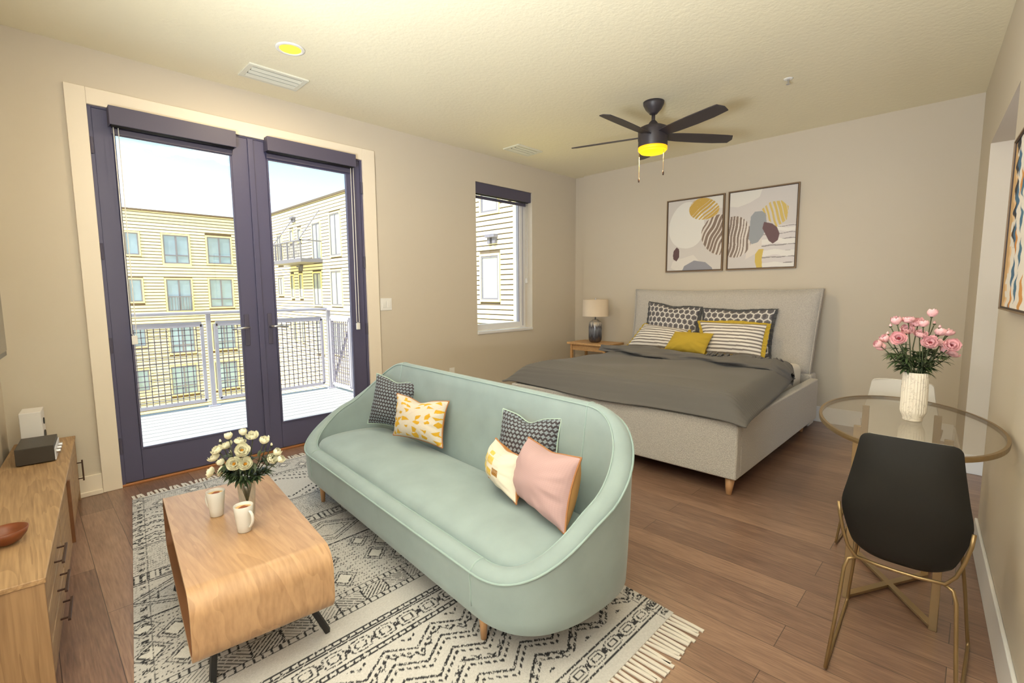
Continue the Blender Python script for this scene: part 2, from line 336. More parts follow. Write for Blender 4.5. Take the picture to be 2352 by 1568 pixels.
struct('trim_3', MB().box(DL, DR, D-.008, D+.19, 0, .016), m_orange, 'copper coloured door threshold', bevel=.003)
def shade(x0, x1, z0, z1, y, label, sx_, cordz, group=None):
    t = thing('roller_shade', label, 'roller shade', ((x0+x1)/2, y, z1), group)
    obj('valance', MB().box(x0, x1, y-.085, y-.07, z0, z1).box(x0, x0+.006, y-.07, y, z0, z1).box(x1-.006, x1, y-.07, y, z0, z1).box(x0+.006, x1-.006, y-.07, y, z1-.008, z1), m_door2, t, bevel=.002)
    obj('fabric_roll', MB().tube([(x0+.012, y-.035, z0+.020), (x1-.012, y-.035, z0+.020)], .028, 20), m_black, t, smooth=True)
    obj('hem_bar', MB().box(x0+.012, x1-.012, y-.020, y-.012, z0-.042, z0-.008), m_door2, t, bevel=.002)
    xc = sx_
    pts = [(xc, y-.04, z0+.06), (xc, y-.04, cordz), (xc+.012, y-.04, cordz-.02), (xc+.024, y-.04, cordz), (xc+.024, y-.04, z0+.06)]
    obj('chain_cord', MB().tube(pts, .0028, 6), m_white, t, smooth=True)
    obj('cord_tensioner', MB().box(xc-.004, xc+.028, y-.046, y-.03, cordz-.07, cordz-.012), m_white, t, bevel=.003)
shade(.478, 1.188, 2.328, 2.44, D-.001, 'dark roller shade box above the left door glass', .50, 1.02)
shade(1.40, 2.118, 2.352, 2.455, D-.001, 'dark roller shade box above the right door glass', 2.088, 1.02)
# ---------------------------------------------------------------- window
yw = D+.115
mb = MB(); fw = .055
mb.box(WX0, WX0+fw, yw, yw+.07, WZ0+.03, WZ1).box(WX1-.10, WX1, yw, yw+.07, WZ0+.03, WZ1).box(WX0+fw, WX1-.10, yw, yw+.07, WZ0+.03, WZ0+.10).box(WX0+fw, WX1-.10, yw, yw+.07, WZ1-.06, WZ1)
wi = struct('window_1', mb, m_base, 'tall narrow window with white frame', bevel=.004)
obj('glass_pane', MB().box(WX0+fw, WX1-.10, yw+.03, yw+.036, WZ0+.10, WZ1-.06), m_glass, wi)
obj('window_sash', MB().box(WX1-.115, WX1-.10, yw+.01, yw+.05, WZ0+.10, WZ1-.06).box(WX1-.06, WX1-.05, yw-.008, yw, WZ0+.05, WZ1-.02), M('sash_grey', (170, 168, 178), .5), wi)
struct('window_2_sill', MB().box(WX0-.0, WX1, D-.012, yw, WZ0, WZ0+.03), m_base, 'white window sill', bevel=.004)
shade(WX0+.004, WX1-.004, 2.352, 2.468, D+.10, 'dark roller shade box in the top of the narrow window', 4.43, 1.45)
# ---------------------------------------------------------------- wall plates, vents, downlight, sprinkler
t = thing('light_switch', 'white double switch plate beside the balcony doors', 'light switch', (2.41, D, 1.11))
obj('cover_plate', MB().box(2.352, 2.472, D-.006, D, 1.11, 1.224), m_white, t, bevel=.002)
for x in (2.378, 2.424): obj('rocker', MB().box(x, x+.033, D-.010, D-.005, 1.135, 1.199), m_white, t, bevel=.001)
t = thing('wall_outlet', 'white power outlet low on the wall behind the sofa', 'outlet', (3.18, D, .36))
obj('cover_plate', MB().box(3.145, 3.215, D-.006, D, .355, .47), m_white, t, bevel=.002)
for z in (.375, .42): obj('socket', MB().box(3.163, 3.197, D-.009, D-.005, z, z+.03), m_white, t, bevel=.002)
def vent(x0, x1, y0, y1, label):
    t = thing('ceiling_vent', label, 'vent', ((x0+x1)/2, (y0+y1)/2, H), 'ceiling air vents')
    z = H-.012; b = .032
    obj('frame', MB().box(x0, x1, y0, y0+b, z, H).box(x0, x1, y1-b, y1, z, H).box(x0, x0+b, y0+b, y1-b, z, H).box(x1-b, x1, y0+b, y1-b, z, H), m_vent, t, bevel=.002)
    obj('duct_shade_sheet', MB().box(x0+b, x1-b, y0+b, y1-b, H-.0015, H-.0005), m_ventd, t)  # thin dark sheet standing in for the shade inside the duct
    n = 3; w = (y1-y0-2*b)/n
    for i in range(n):
        y = y0+b+w*(i+.5); obj('louvre', MB().bar((x0+b, y, z+.0005), (x1-b, y, z+.0005), w*.50, .003, up=(0, .35, 1)), m_vent, t)
vent(1.17, 1.56, 3.51, 3.75, 'white ceiling vent beside the round downlight'); vent(3.69, 4.07, 3.49, 3.715, 'white ceiling vent above the narrow window')
t = thing('recessed_downlight', 'glowing round yellow downlight recessed in the ceiling', 'ceiling light', (1.293, 3.155, H))
obj('trim_ring', MB().lathe((1.293, 3.155, H), [(.062, -.003), (.066, -.008), (.082, -.006), (.086, 0)], 40), m_white, t, smooth=True)
m_lamp = M('warm_lamp_glow', (255, 220, 90), .5, emit=((1, .86, .08), 1.3)); m_lamp2 = M('fan_lamp_glow', (255, 190, 40), .5, emit=((1, .72, .0), 1.25))
m_lampe = M('amber_lamp_rim', (255, 170, 40), .5, emit=((1, .5, .0), 1.0))
obj('diffuser', MB().lathe((1.293, 3.155, H), [(.0, -.004), (.062, -.004)], 40), m_lamp, t)
def point(name, loc, e, col, r=.05):
    l = bpy.data.lights.new(name, 'POINT'); l.energy = e; l.color = col; l.shadow_soft_size = r; o = bpy.data.objects.new(name, l); C.objects.link(o); o.location = loc; return o
def spot(name, loc, tgt, e, col, ang, r=.05):
    l = bpy.data.lights.new(name, 'SPOT'); l.energy = e; l.color = col; l.shadow_soft_size = r; l.spot_size = ang; l.spot_blend = .6
    o = bpy.data.objects.new(name, l); C.objects.link(o); o.location = loc; o.rotation_euler = (Vector(tgt)-Vector(loc)).to_track_quat('-Z', 'Y').to_euler(); return o
def disk(name, loc, r, e, col, flip=False):
    l = bpy.data.lights.new(name, 'AREA'); l.shape = 'DISK'; l.size = 2*r; l.energy = e; l.color = col
    o = bpy.data.objects.new(name, l); C.objects.link(o); o.location = loc; return o
disk('downlight_bulb', (1.293, 3.155, H-.012), .055, 14, (1, .80, .52)).parent = t
bpy.data.objects['downlight_bulb'].matrix_parent_inverse = t.matrix_basis.inverted()
t = thing('sprinkler_head', 'small white fire sprinkler on the ceiling right of the fan', 'sprinkler', (3.975, 1.095, H))
obj('escutcheon', MB().lathe((3.975, 1.095, H), [(.0, -.004), (.018, -.006), (.026, -.004), (.032, 0)], 24), m_white, t, smooth=True)
obj('nozzle', MB().tube([(3.975, 1.095, H-.004), (3.975, 1.095, H-.035)], .006, 8).lathe((3.975, 1.095, H-.038), [(.014, 0), (.014, .003)], 16), m_silver, t)

# ---------------------------------------------------------------- ceiling fan
fx, fy = 3.678, 1.985
t = thing('ceiling_fan', 'dark five-blade ceiling fan with a glowing amber light', 'ceiling fan', (fx, fy, H))
obj('canopy', MB().lathe((fx, fy, H), [(.082, 0), (.080, -.02), (.062, -.055), (.035, -.085), (.03, -.092), (0, -.094)][::-1], 36), m_dark, t, smooth=True)
obj('downrod', MB().tube([(fx, fy, H-.09), (fx, fy, 2.60)], .014, 14), m_dark, t, smooth=True)
obj('motor_housing', MB().lathe((fx, fy, 0), [(0, 2.635), (.02, 2.633), (.035, 2.615), (.042, 2.595), (.085, 2.588), (.112, 2.575), (.117, 2.55), (.117, 2.485), (.114, 2.478), (.115, 2.430), (.112, 2.425)][::-1], 48), m_dark, t, smooth=True)
lk = obj('light_kit', MB().lathe((fx, fy, 0), [(0, 2.372), (.06, 2.375), (.095, 2.385), (.108, 2.40)], 48), m_lamp2, t, smooth=True)
obj('light_rim', MB().lathe((fx, fy, 0), [(.108, 2.40), (.114, 2.405), (.114, 2.427), (.110, 2.43)], 48), m_lampe, lk, smooth=True)
for ang in (35, 107, 179, 251, 323):
    a = math.radians(ang); ca, sa = math.cos(a), math.sin(a); vs = []; R = .69
    outl = [(.10, -.045), (.20, -.056), (.40, -.062), (.60, -.060), (.665, -.056), (R, -.005), (R-.012, .048), (.55, .062), (.40, .064), (.22, .058), (.10, .045)]
    mb = MB(); pit = math.radians(-13)
    def bp(r, w, dz):
        zz = 2.515+w*math.sin(pit)+dz; ww = w*math.cos(pit); return (fx+r*ca-ww*sa, fy+r*sa+ww*ca, zz)
    n = len(outl); mb.add([bp(r, w, .003) for r, w in outl]+[bp(r, w, -.003) for r, w in outl], [tuple(range(n)), tuple(range(2*n-1, n-1, -1))]+[(i, i+n, (i+1) % n+n, (i+1) % n) for i in range(n)])
    obj('blade', mb, m_dark, t)
for (px, py, pz) in ((3.678-.035, 2.085, 2.165), (3.70-.03, 1.885, 2.195)):
    obj('pull_chain', MB().tube([(px, py, 2.41), (px, py, pz+.03)], .0022, 6), m_goldd, t)
    obj('chain_pull', MB().lathe((px, py, pz), [(0, -.005), (.006, 0), (.007, .015), (.003, .033), (0, .035)], 10), m_handle, t, smooth=True)
disk('fan_bulb', (fx, fy, 2.365), .10, 10, (1, .72, .36)).parent = t
bpy.data.objects['fan_bulb'].matrix_parent_inverse = t.matrix_basis.inverted()

# ---------------------------------------------------------------- painted grids
def in_poly(x, y, P):
    P = np.array(P); c = np.zeros(x.shape, bool); j = len(P)-1
    for i in range(len(P)):
        a = (P[i, 1] > y) != (P[j, 1] > y)
        with np.errstate(divide='ignore', invalid='ignore'):
            c ^= a & (x < (P[j, 0]-P[i, 0])*(y-P[i, 1])/(P[j, 1]-P[i, 1])+P[i, 0])
        j = i
    return c
def blob(cx, cy, rx, ry_, seed=0, n=40, am=.12):
    r = random.Random(seed); ph = [r.uniform(0, 6.28) for _ in range(3)]
    return [(cx+rx*math.cos(a)*(1+am*math.sin(2*a+ph[0])+am*.6*math.sin(3*a+ph[1])), cy+ry_*math.sin(a)*(1+am*math.sin(2*a+ph[0])+am*.6*math.sin(3*a+ph[1]))) for a in [2*PI*k/n for k in range(n)]]
L = lambda *c: np.array(lin(c))
def stripes(x, y, ang, per, duty, seed, wob=.012):
    a = math.radians(ang); s = x*math.cos(a)+y*math.sin(a); t_ = -x*math.sin(a)+y*math.cos(a)
    s = s+wob*np.sin(t_*9+seed)+wob*.6*np.sin(t_*23+seed*2)+wob*.5*np.sin(s*31+seed)
    k = np.floor(s/per); w = duty*(.6+.8*np.abs(np.sin(k*12.9898+seed)))
    return (s/per-k) < w
def art1(u, v):
    x, y = u, v  # 0..1, v up
    c = np.empty(x.shape+(3,)); c[:] = L(214, 208, 204)
    def put(mask, col): c[mask] = col
    put(in_poly(x, y, [(.72, 1), (1, 1), (1, .82), (.85, .84), (.74, .92)]), L(226, 222, 216))
    put(in_poly(x, y, [(.12, .02+.12), (.3, .18), (.5, .22), (.62, .12), (.5, 0), (.2, 0), (.08, .05)]), L(226, 220, 214))
    put(in_poly(x, y, blob(.36, .63, .31, .34, 3, am=.05)), L(232, 229, 224))
    z = in_poly(x, y, blob(.93, .47, .30, .26, 5, am=.06)); put(z, L(224, 216, 208)); put(z & stripes(x, y, -28, .062, .52, 1.3), L(140, 122, 110))
    z = in_poly(x, y, blob(.66, .84, .26, .15, 9, am=.05)); put(z & stripes(x, y, 122, .045, .72, .7, .006), L(206, 170, 88))
    put(in_poly(x, y, [(.13, .17), (.19, .14), (.24, .20), (.235, .31), (.19, .34), (.13, .29), (.12, .22)]), L(102, 78, 80))
    put(in_poly(x, y, [(.30, 0), (.34, .07), (.52, .14), (.72, .11), (.84, .03), (.85, 0)]), L(152, 152, 162))
    return c
def art2(u, v):
    x, y = u, v; c = np.empty(x.shape+(3,)); c[:] = L(214, 208, 206)
    def put(mask, col): c[mask] = col
    put(in_poly(x, y, [(0, 1), (.50, 1), (.46, .90), (.32, .84), (.14, .80), (0, .82)]), L(228, 224, 218))
    put(in_poly(x, y, [(.28, .12), (.7, .3), (.62, .42), (.42, .38), (.3, .25)]), L(226, 218, 212))
    z = in_poly(x, y, blob(.08, .42, .30, .26, 5, am=.05)); put(z, L(226, 218, 212)); put(z & stripes(x, y, -12, .052, .5, 2.1), L(142, 126, 116))
    z = (x > .52) & (y < .53); put(z, L(222, 216, 216)); put(z & stripes(x, y, 88, .075, .12, .4, .008), L(146, 140, 140)); put(z & stripes(x, y, 90, .15, .3, 4.4, .01), L(236, 232, 228))
    z = in_poly(x, y, [(.50, .74), (.62, .82), (.78, .82), (.88, .74), (.86, .58), (.72, .50), (.60, .60)]); put(z & stripes(x, y, 18, .055, .62, 3.3, .008), L(216, 190, 112))
    put(in_poly(x, y, [(.34, .66), (.40, .72), (.50, .72), (.56, .68), (.58, .56), (.54, .42), (.46, .33), (.37, .31), (.32, .38), (.33, .52)]), L(160, 164, 170))
    put(in_poly(x, y, [(.54, .58), (.66, .55), (.73, .50), (.77, .42), (.75, .34), (.68, .30), (.62, .34), (.52, .50)]), L(116, 92, 96))
    put(in_poly(x, y, [(.46, 0), (.54, 0), (.53, .12), (.55, .24), (.48, .24), (.43, .18), (.43, .08)]), L(214, 188, 100))
    return c
def art3(u, v):
    x, y = u, v; c = np.empty(x.shape+(3,)); c[:] = L(232, 224, 214)
    rn = np.sin(y*37+3*np.sin(y*11))*.02+np.sin(y*91)*.012
    e = x+rn
    c[e < .10] = L(206, 168, 116)
    c[(e < .16) & (e >= .10) & (np.sin(y*61)+np.sin(y*23+1) > -.3)] = L(232, 196, 150)
    c[(np.abs(e-.17-.05*np.sin(y*5)) < .03*(1+np.sin(y*47))) & (y > .35)] = L(34, 36, 48)
    c[(np.abs(e-.24-.06*np.sin(y*4+1)) < .026*(1+np.sin(y*29+2)))] = L(60, 104, 138)
    c[(np.abs(e-.40-.05*np.sin(y*6)) < .022*(1+np.sin(y*33+4)))] = L(70, 112, 140)
    c[(np.abs(e-.30) < .03*(np.sin(y*19+.6)))] = L(210, 140, 60)
    c[(np.abs(e-.60) < .05*(np.sin(y*13+.6)))] = L(210, 150, 80)
    return c
def painting(name, label, cat, group, P0, U, V, N, w, h, fn, res, fd=.03, fwid=.011):
    """P0 lower-left corner on the wall, U right, V up, N out of the wall"""
    P0, U, V, N = map(lambda q: np.array(q, float), (P0, U, V, N)); t = thing(name, label, cat, tuple(P0), group)
    nu, nv = int(w/res), int(h/res); u = np.linspace(0, 1, nu); v = np.linspace(0, 1, nv); uu, vv = np.meshgrid(u, v, indexing='ij')
    Pt = P0+uu[..., None]*U*w+vv[..., None]*V*h+N*(fd-.008)
    mb = MB().grid(Pt); obj('canvas', mb, m_attrp, t, cols=fn(uu, vv).reshape(-1, 3))
    def slab(a0, a1, b0, b1, n0, n1):
        q = []
        for n_ in (n0, n1):
            for a, b in ((a0, b0), (a1, b0), (a1, b1), (a0, b1)): q.append(P0+U*a+V*b+N*n_)
        return q
    f = MB(); e = fwid
    for s_ in ((-e, 0, -e, h+e), (w, w+e, -e, h+e), (0, w, -e, 0), (0, w, h, h+e)): f.hexa(slab(*s_, 0.001, fd))
    obj('frame', f, m_frame, t, weld=False)
    f = MB(); e2 = .006
    for s_ in ((0, e2, 0, h), (w-e2, w, 0, h), (e2, w-e2, 0, e2), (e2, w-e2, h-e2, h)): f.hexa(slab(*s_, 0.001, fd-.004))
    obj('frame_rebate', f, m_framed, t)
    obj('backing', MB().hexa(slab(e2, w-e2, e2, h-e2, .001, .008)), m_framed, t)
painting('framed_art', 'smaller-looking left abstract print with dark brown pebble, above the bed', 'picture', None, (BX, 2.655, 1.495), (0, -1, 0), (0, 0, 1), (-1, 0, 0), .628, .79, art1, .0032)
painting('framed_art', 'right abstract print with overlapping grey and plum pebbles, above the bed', 'picture', None, (BX, 1.967, 1.495), (0, -1, 0), (0, 0, 1), (-1, 0, 0), .642, .795, art2, .0032)
ux = np.array([-math.cos(.0685), -math.sin(.0685), 0])
painting('framed_art', 'abstract canvas in blue, black and tan on the right-hand wall', 'picture', None, (2.875, ry(2.875), 1.197), ux, (0, 0, 1), (ux[1], -ux[0], 0), .80, .665, art3, .0035, fd=.035, fwid=.006)
# ---------------------------------------------------------------- SOFA
sO = np.array([1.011, 1.201]); rot = .074; sV = np.array([math.sin(rot), math.cos(rot)]); sW = np.array([math.cos(rot), -math.sin(rot)])
SL = 1.583; EXS = 2.549
def sofa_xyz(s, d, z): return (*(sO+sV*s+sW*d), z)
def sofa_h(t):
    x = min(max(t, 0), 1)**1.177; q = x*x*(3-2*x); return .316+(.78-.316)*(.875*q+.125*x)
def half(a, e, off, n=44):
    o = []
    for i in range(n+1):
        th = PI*i/n; c, s = math.cos(th), math.sin(th)
        d = off+a-a*math.copysign(abs(c)**(2/EXS), c); ss = e*abs(s)**(2/EXS); o.append((ss, d, i/n))
    return o
def ring(a, e, off, nb=24):
    h = half(a, e, off); R = [(-s, d, t) for s, d, t in h]                    # near end, front -> back
    b = h[-1]; R += [(SL*k/nb, b[1], 1) for k in range(1, nb)]
    R += [(SL+s, d, t) for s, d, t in h[::-1]]
    f = h[0]; R += [(SL*(1-k/nb), f[1], 0) for k in range(1, nb)]
    return R
rT = ring(.345, .311, 0); rB = ring(.338, .288, .008); rB0 = ring(.318, .268, .028); rI = ring(.276, .242, .069); rIb = ring(.236, .215, .072)
rings = []
def rowpts(A, zf): return [sofa_xyz(a[0], a[1], zf(a[2], i)) for i, a in enumerate(A)]
def mixr(A, B_, k): return [(a[0]*(1-k)+b[0]*k, a[1]*(1-k)+b[1]*k, a[2]) for a, b in zip(A, B_)]
sofa = thing('sofa', 'mint green velvet sofa with rounded wraparound back', 'sofa', sofa_xyz(SL/2, .35, 0))
rows = [rowpts(mixr(rB, rB0, 3.5), lambda t, i: .150), rowpts(rB0, lambda t, i: .142), rowpts(rB, lambda t, i: .160)]
for k in (.2, .4, .6, .8, .93):
    rows.append([(lambda P, b: (P[0], P[1], P[2]))(sofa_xyz(q[0], q[1], .160+(sofa_h(q[2])-.160)*k), .0) for q in mixr(rB, rT, k**.8)])
rows.append(rowpts(rT, lambda t, i: sofa_h(t)))
for k, dz in ((.18, .018), (.4, .027), (.65, .030), (.85, .029)): rows.append(rowpts(mixr(rT, rI, k), lambda t, i, dz=dz: sofa_h(t)+dz))
rows.append(rowpts(rI, lambda t, i: sofa_h(t)+.018))
for k in (.12, .3, .55, .8, 1): rows.append([sofa_xyz(q[0], q[1], (sofa_h(q[2])+.018)*(1-k)+.29*k) for q in mixr(rI, rIb, k)])
A = np.array(rows); A = np.concatenate([A, A[:, :1]], 1)
body = obj('upholstered_shell', MB().grid(A), m_mint, sofa, smooth=True, weld=True)
obj('base_panel', MB().add([sofa_xyz(q[0], q[1], .151) for q in mixr(rB, rB0, 3.4)], [tuple(range(len(rB)))]), m_black, body)
def ringcurve(A, zf): return [sofa_xyz(q[0], q[1], zf(q[2])) for q in A]
obj('piping', MB().tube(ringcurve(mixr(rT, rI, -.02), lambda t: sofa_h(t)+.002), .0042, 8, closed=True), m_mintp, body, smooth=True)
obj('piping', MB().tube(ringcurve(mixr(rT, rI, 1.0), lambda t: sofa_h(t)+.020), .0035, 8, closed=True), m_mintp, body, smooth=True)
nh = 45
for idx in (0, 44, 44+24, 44+24+44):   # four vertical seams
    pts = [tuple(A[r][idx]) for r in range(3, len(rows))]
    cx_ = np.mean(A[:, :-1], axis=(0, 1))
    pts2 = []
    for p_ in pts:
        pts2.append((p_[0], p_[1], p_[2]+.0))
    obj('piping', MB().tube(pts2, .0036, 8), m_mintp, body, smooth=True)
# seat cushion
R0 = mixr(rIb, rI, .12); rows = []
for k, z in ((1.0, .27), (1.005, .315), (.985, .345), (.95, .362), (.88, .374), (.75, .386), (.55, .396), (.3, .401), (.04, .402), (0, .402)):
    rows.append([sofa_xyz(min(max(s, .22), SL-.22)*(1-k)+s*k, .30*(1-k)+d*k, z) for s, d, t in R0])
A2 = np.array(rows); A2 = np.concatenate([A2, A2[:, :1]], 1); mb = MB().grid(A2); 
obj('seat_cushion', mb, m_mint, sofa, smooth=True, weld=True)
for s, d in ((.035, .085), (SL+.03, .075), (.02, .62), (SL+.02, .62)):
    P = Vector(sofa_xyz(s, d, 0)); Q = Vector(sofa_xyz(s+(.0), d+.0, .165))
    off = Vector((*(sW*(-.012 if d < .3 else .012)), 0))
    obj('leg', MB().tube([P+off*0+Vector((0,0,.004)), Q-off*0], [.011, .021], 14), m_legw, sofa, smooth=True)

# ---------------------------------------------------------------- cushions
def cushion(name, label, cat, corners, T, front, n=90, back=(190, 130, 70), pipe=None, flange=None, group=None, pinch=.11, wr=.006, seed=1, mat=None, fl_w=.035, bulge_top=0, lump=0):
    """corners TL,TR,BR,BL of the front seam outline"""
    TL, TR, BR, BL = [np.array(c, float) for c in corners]
    u = np.linspace(0, 1, n); v = np.linspace(0, 1, n); U, V = np.meshgrid(u, v, indexing='ij')
    # v: 0 bottom, 1 top ; pull the mid-edges inwards
    cu = U-.5; cv = V-.5
    U2 = .5+cu*(1-pinch*(1-(2*cv)**2)*(2*np.abs(cu))**2); V2 = .5+cv*(1-pinch*(1-(2*cu)**2)*(2*np.abs(cv))**2)
    if bulge_top: V2 = V2-bulge_top*np.exp(-(cu/.16)**2)*np.clip((V-.5)*2, 0, 1)**3
    P = ((1-U2)*(1-V2))[..., None]*BL+(U2*(1-V2))[..., None]*BR+(U2*V2)[..., None]*TR+((1-U2)*V2)[..., None]*TL
    N = np.cross(TR-TL+BR-BL, TL-BL+TR-BR); N = N/np.linalg.norm(N)
    if np.dot(N, np.array([0, 0, 1.28])-P.mean((0, 1))+np.array([0, 0, 0])) < 0: N = -N
    rr = np.random.RandomState(seed); w = 0
    for k in range(7):
        a = rr.uniform(0, PI); f = rr.uniform(7, 22); w = w+np.sin(f*(cu*math.cos(a)+cv*math.sin(a))+rr.uniform(0, 6))/7
    prof = (np.clip(1-np.abs(2*cu)**2.6, 0, 1)*np.clip(1-np.abs(2*cv)**2.6, 0, 1))**.62
    edge = np.clip(1-np.abs(2*cu)**8, 0, 1)*np.clip(1-np.abs(2*cv)**8, 0, 1)
    # creases running in from the corners and edges
    r_ = np.minimum(.5-np.abs(cu), .5-np.abs(cv)); th = np.arctan2(cv, cu)
    cr = np.clip((np.hypot(cu, cv)-.14)/.22, 0, 1)*(np.sin(th*13+seed)*np.exp(-r_/.13)*.8+np.sin(th*23+seed*2)*np.exp(-r_/.07)*.4)
    F = P+N*(T/2*prof+(w*wr+cr*wr)*edge)[..., None]; B_ = P-N*(T/2*prof)[..., None]
    t = thing(name, label, cat, tuple(P[:, 0].mean(0)), group)
    fc = front(U, V); bc = np.empty((n*n, 3)); bc[:] = L(*back)
    obj('cover', MB().grid(F), mat or m_attr, t, smooth=True, cols=fc.reshape(-1, 3))
    obj('back_panel', MB().grid(B_[::-1]), mat or m_attr, t, smooth=True, cols=bc)
    per = [P[i, 0] for i in range(n)]+[P[-1, j] for j in range(1, n)]+[P[i, -1] for i in range(n-2, -1, -1)]+[P[0, j] for j in range(n-2, 0, -1)]
    if pipe is not None: obj('piping', MB().tube(per[::2], .0042, 6, closed=True), pipe, t, smooth=True)
    if flange is not None:
        ctr = P.mean((0, 1)); q = []; inn = []
        for i, p_ in enumerate(per):
            dv = p_-ctr; dv = dv/np.linalg.norm(dv); q.append(p_+dv*fl_w*1.25+N*(-.012+.006*math.sin(i*.35+seed)+.003*math.sin(i*1.1))); inn.append(p_-dv*.01-N*.004)
        G = np.array([inn, q]); G = np.concatenate([G, G[:, :1]], 1); G2 = G[::-1]-N*.004
        mb = MB().grid(G); mb.grid(G2); obj('flange', mb, flange, t, smooth=True)
    return t
def hound(U, V, nx=15):
    x = U*nx; y = V*nx; fx_, fy_ = x % 1, y % 1
    # small pale blossoms on charcoal, set in staggered rows
    row = np.floor(y*1.0); xs = (x+.5*(row % 2)) % 1-.5; ys = (y % 1)-.5; a = np.arctan2(ys, xs); r = np.hypot(xs, ys)
    star = r < .36*(1+.22*np.cos(4*a)); c = np.empty(U.shape+(3,)); c[:] = L(52, 48, 54); c[star] = L(138, 148, 156); c[r < .13] = L(120, 132, 142)
    k = (np.floor(x*5)+np.floor(y*5)) % 2 == 0; c[k & ~star] = L(70, 60, 64); return c
def yel(U, V):
    c = np.empty(U.shape+(3,)); c[:] = L(212, 202, 188); rr = random.Random(4)
    g = np.abs(((U*9+V*9) % 1)-.5) > .46; h = np.abs(((U*9-V*9) % 1)-.5) > .46
    m1 = (np.sin(np.floor(U*9+V*9)*7.1+np.floor(U*9-V*9)*3.7) > 0); c[(g & m1) | (h & ~m1)] = L(206, 190, 180)
    for i in range(6):
        for j in range(6):
            cx, cy = (i+.5+rr.uniform(-.3, .3))/6, (j+.5+rr.uniform(-.3, .3))/6; a0 = rr.uniform(0, 6.28)
            P = []
            n = rr.choice((5, 6, 7))
            for k in range(n):
                a = a0+2*PI*k/n; r = rr.choice((.025, .05, .09)); P.append((cx+r*math.cos(a), cy+r*math.sin(a)))
            c[in_poly(U, V, P)] = L(208, 160, 38)
    return c
def pinkf(U, V):
    c = np.empty(U.shape+(3,)); c[:] = L(188, 156, 156); k = np.sin(U*260)*.5+np.sin(V*240)*.5; c *= (1+.05*k)[..., None]; return c
def whitef(U, V):
    c = np.empty(U.shape+(3,)); c[:] = L(216, 208, 192)
    rr = random.Random(2)
    for (x, y, w, h, col) in ((.34, .74, .16, .10, (214, 182, 84)), (.16, .56, .16, .14, (220, 196, 110)), (.36, .54, .20, .18, (214, 182, 84)), (.12, .34, .2, .2, (216, 190, 100)), (.36, .28, .20, .16, (212, 176, 70)), (.58, .36, .16, .15, (150, 104, 40)), (.2, .18, .1, .08, (220, 196, 120))):
        mk = (U > x) & (U < x+w) & (V > y) & (V < y+h) & (np.sin(U*400+V*90)+np.sin(V*350) > -1.5); c[mk] = L(*col)
    c[(np.abs(((V*14) % 1)-.5) > .46) & (U > .1) & (U < .75)] *= .86
    return c
m_copp = M('copper_piping', (170, 116, 72), .7); m_palep = M('pale_mint_piping', (170, 190, 180), .7)
cushion('throw_pillow', 'charcoal blossom-print pillow with pale piping at the far end of the sofa', 'pillow', [(1.62, 2.838, .745), (1.755, 2.535, .70), (1.655, 2.55, .40), (1.515, 2.795, .435)], .15, hound, pipe=m_palep, group='charcoal patterned sofa pillows', n=150, bulge_top=.05)
cushion('throw_pillow', 'cream pillow with mustard bird-like shapes, leaning on the sofa', 'pillow', [(1.548, 2.485, .672), (1.645, 2.105, .666), (1.562, 2.065, .425), (1.475, 2.423, .445)], .15, yel, pipe=m_copp, n=150, seed=3, bulge_top=.09)
cushion('throw_pillow', 'charcoal blossom-print pillow with pale piping behind the pink one', 'pillow', [(1.590, 1.617, .717), (1.632, 1.29, .718), (1.56, 1.25, .43), (1.50, 1.60, .43)], .14, hound, pipe=m_palep, group='charcoal patterned sofa pillows', n=150, seed=5, bulge_top=.09)
cushion('throw_pillow', 'small cream pillow with gold squares beside the pink one', 'pillow', [(1.49, 1.565, .605), (1.412, 1.330, .593), (1.335, 1.285, .425), (1.43, 1.55, .44)], .15, whitef, pipe=m_copp, back=(206, 140, 70), n=120, seed=7, bulge_top=.04)
cushion('throw_pillow', 'large dusty pink pillow with copper edging on the sofa', 'pillow', [(1.515, 1.383, .642), (1.405, 1.018, .665), (1.312, 1.02, .402), (1.435, 1.395, .41)], .20, pinkf, pipe=m_copp, back=(198, 150, 92), n=120, seed=9, wr=.008, bulge_top=.03)

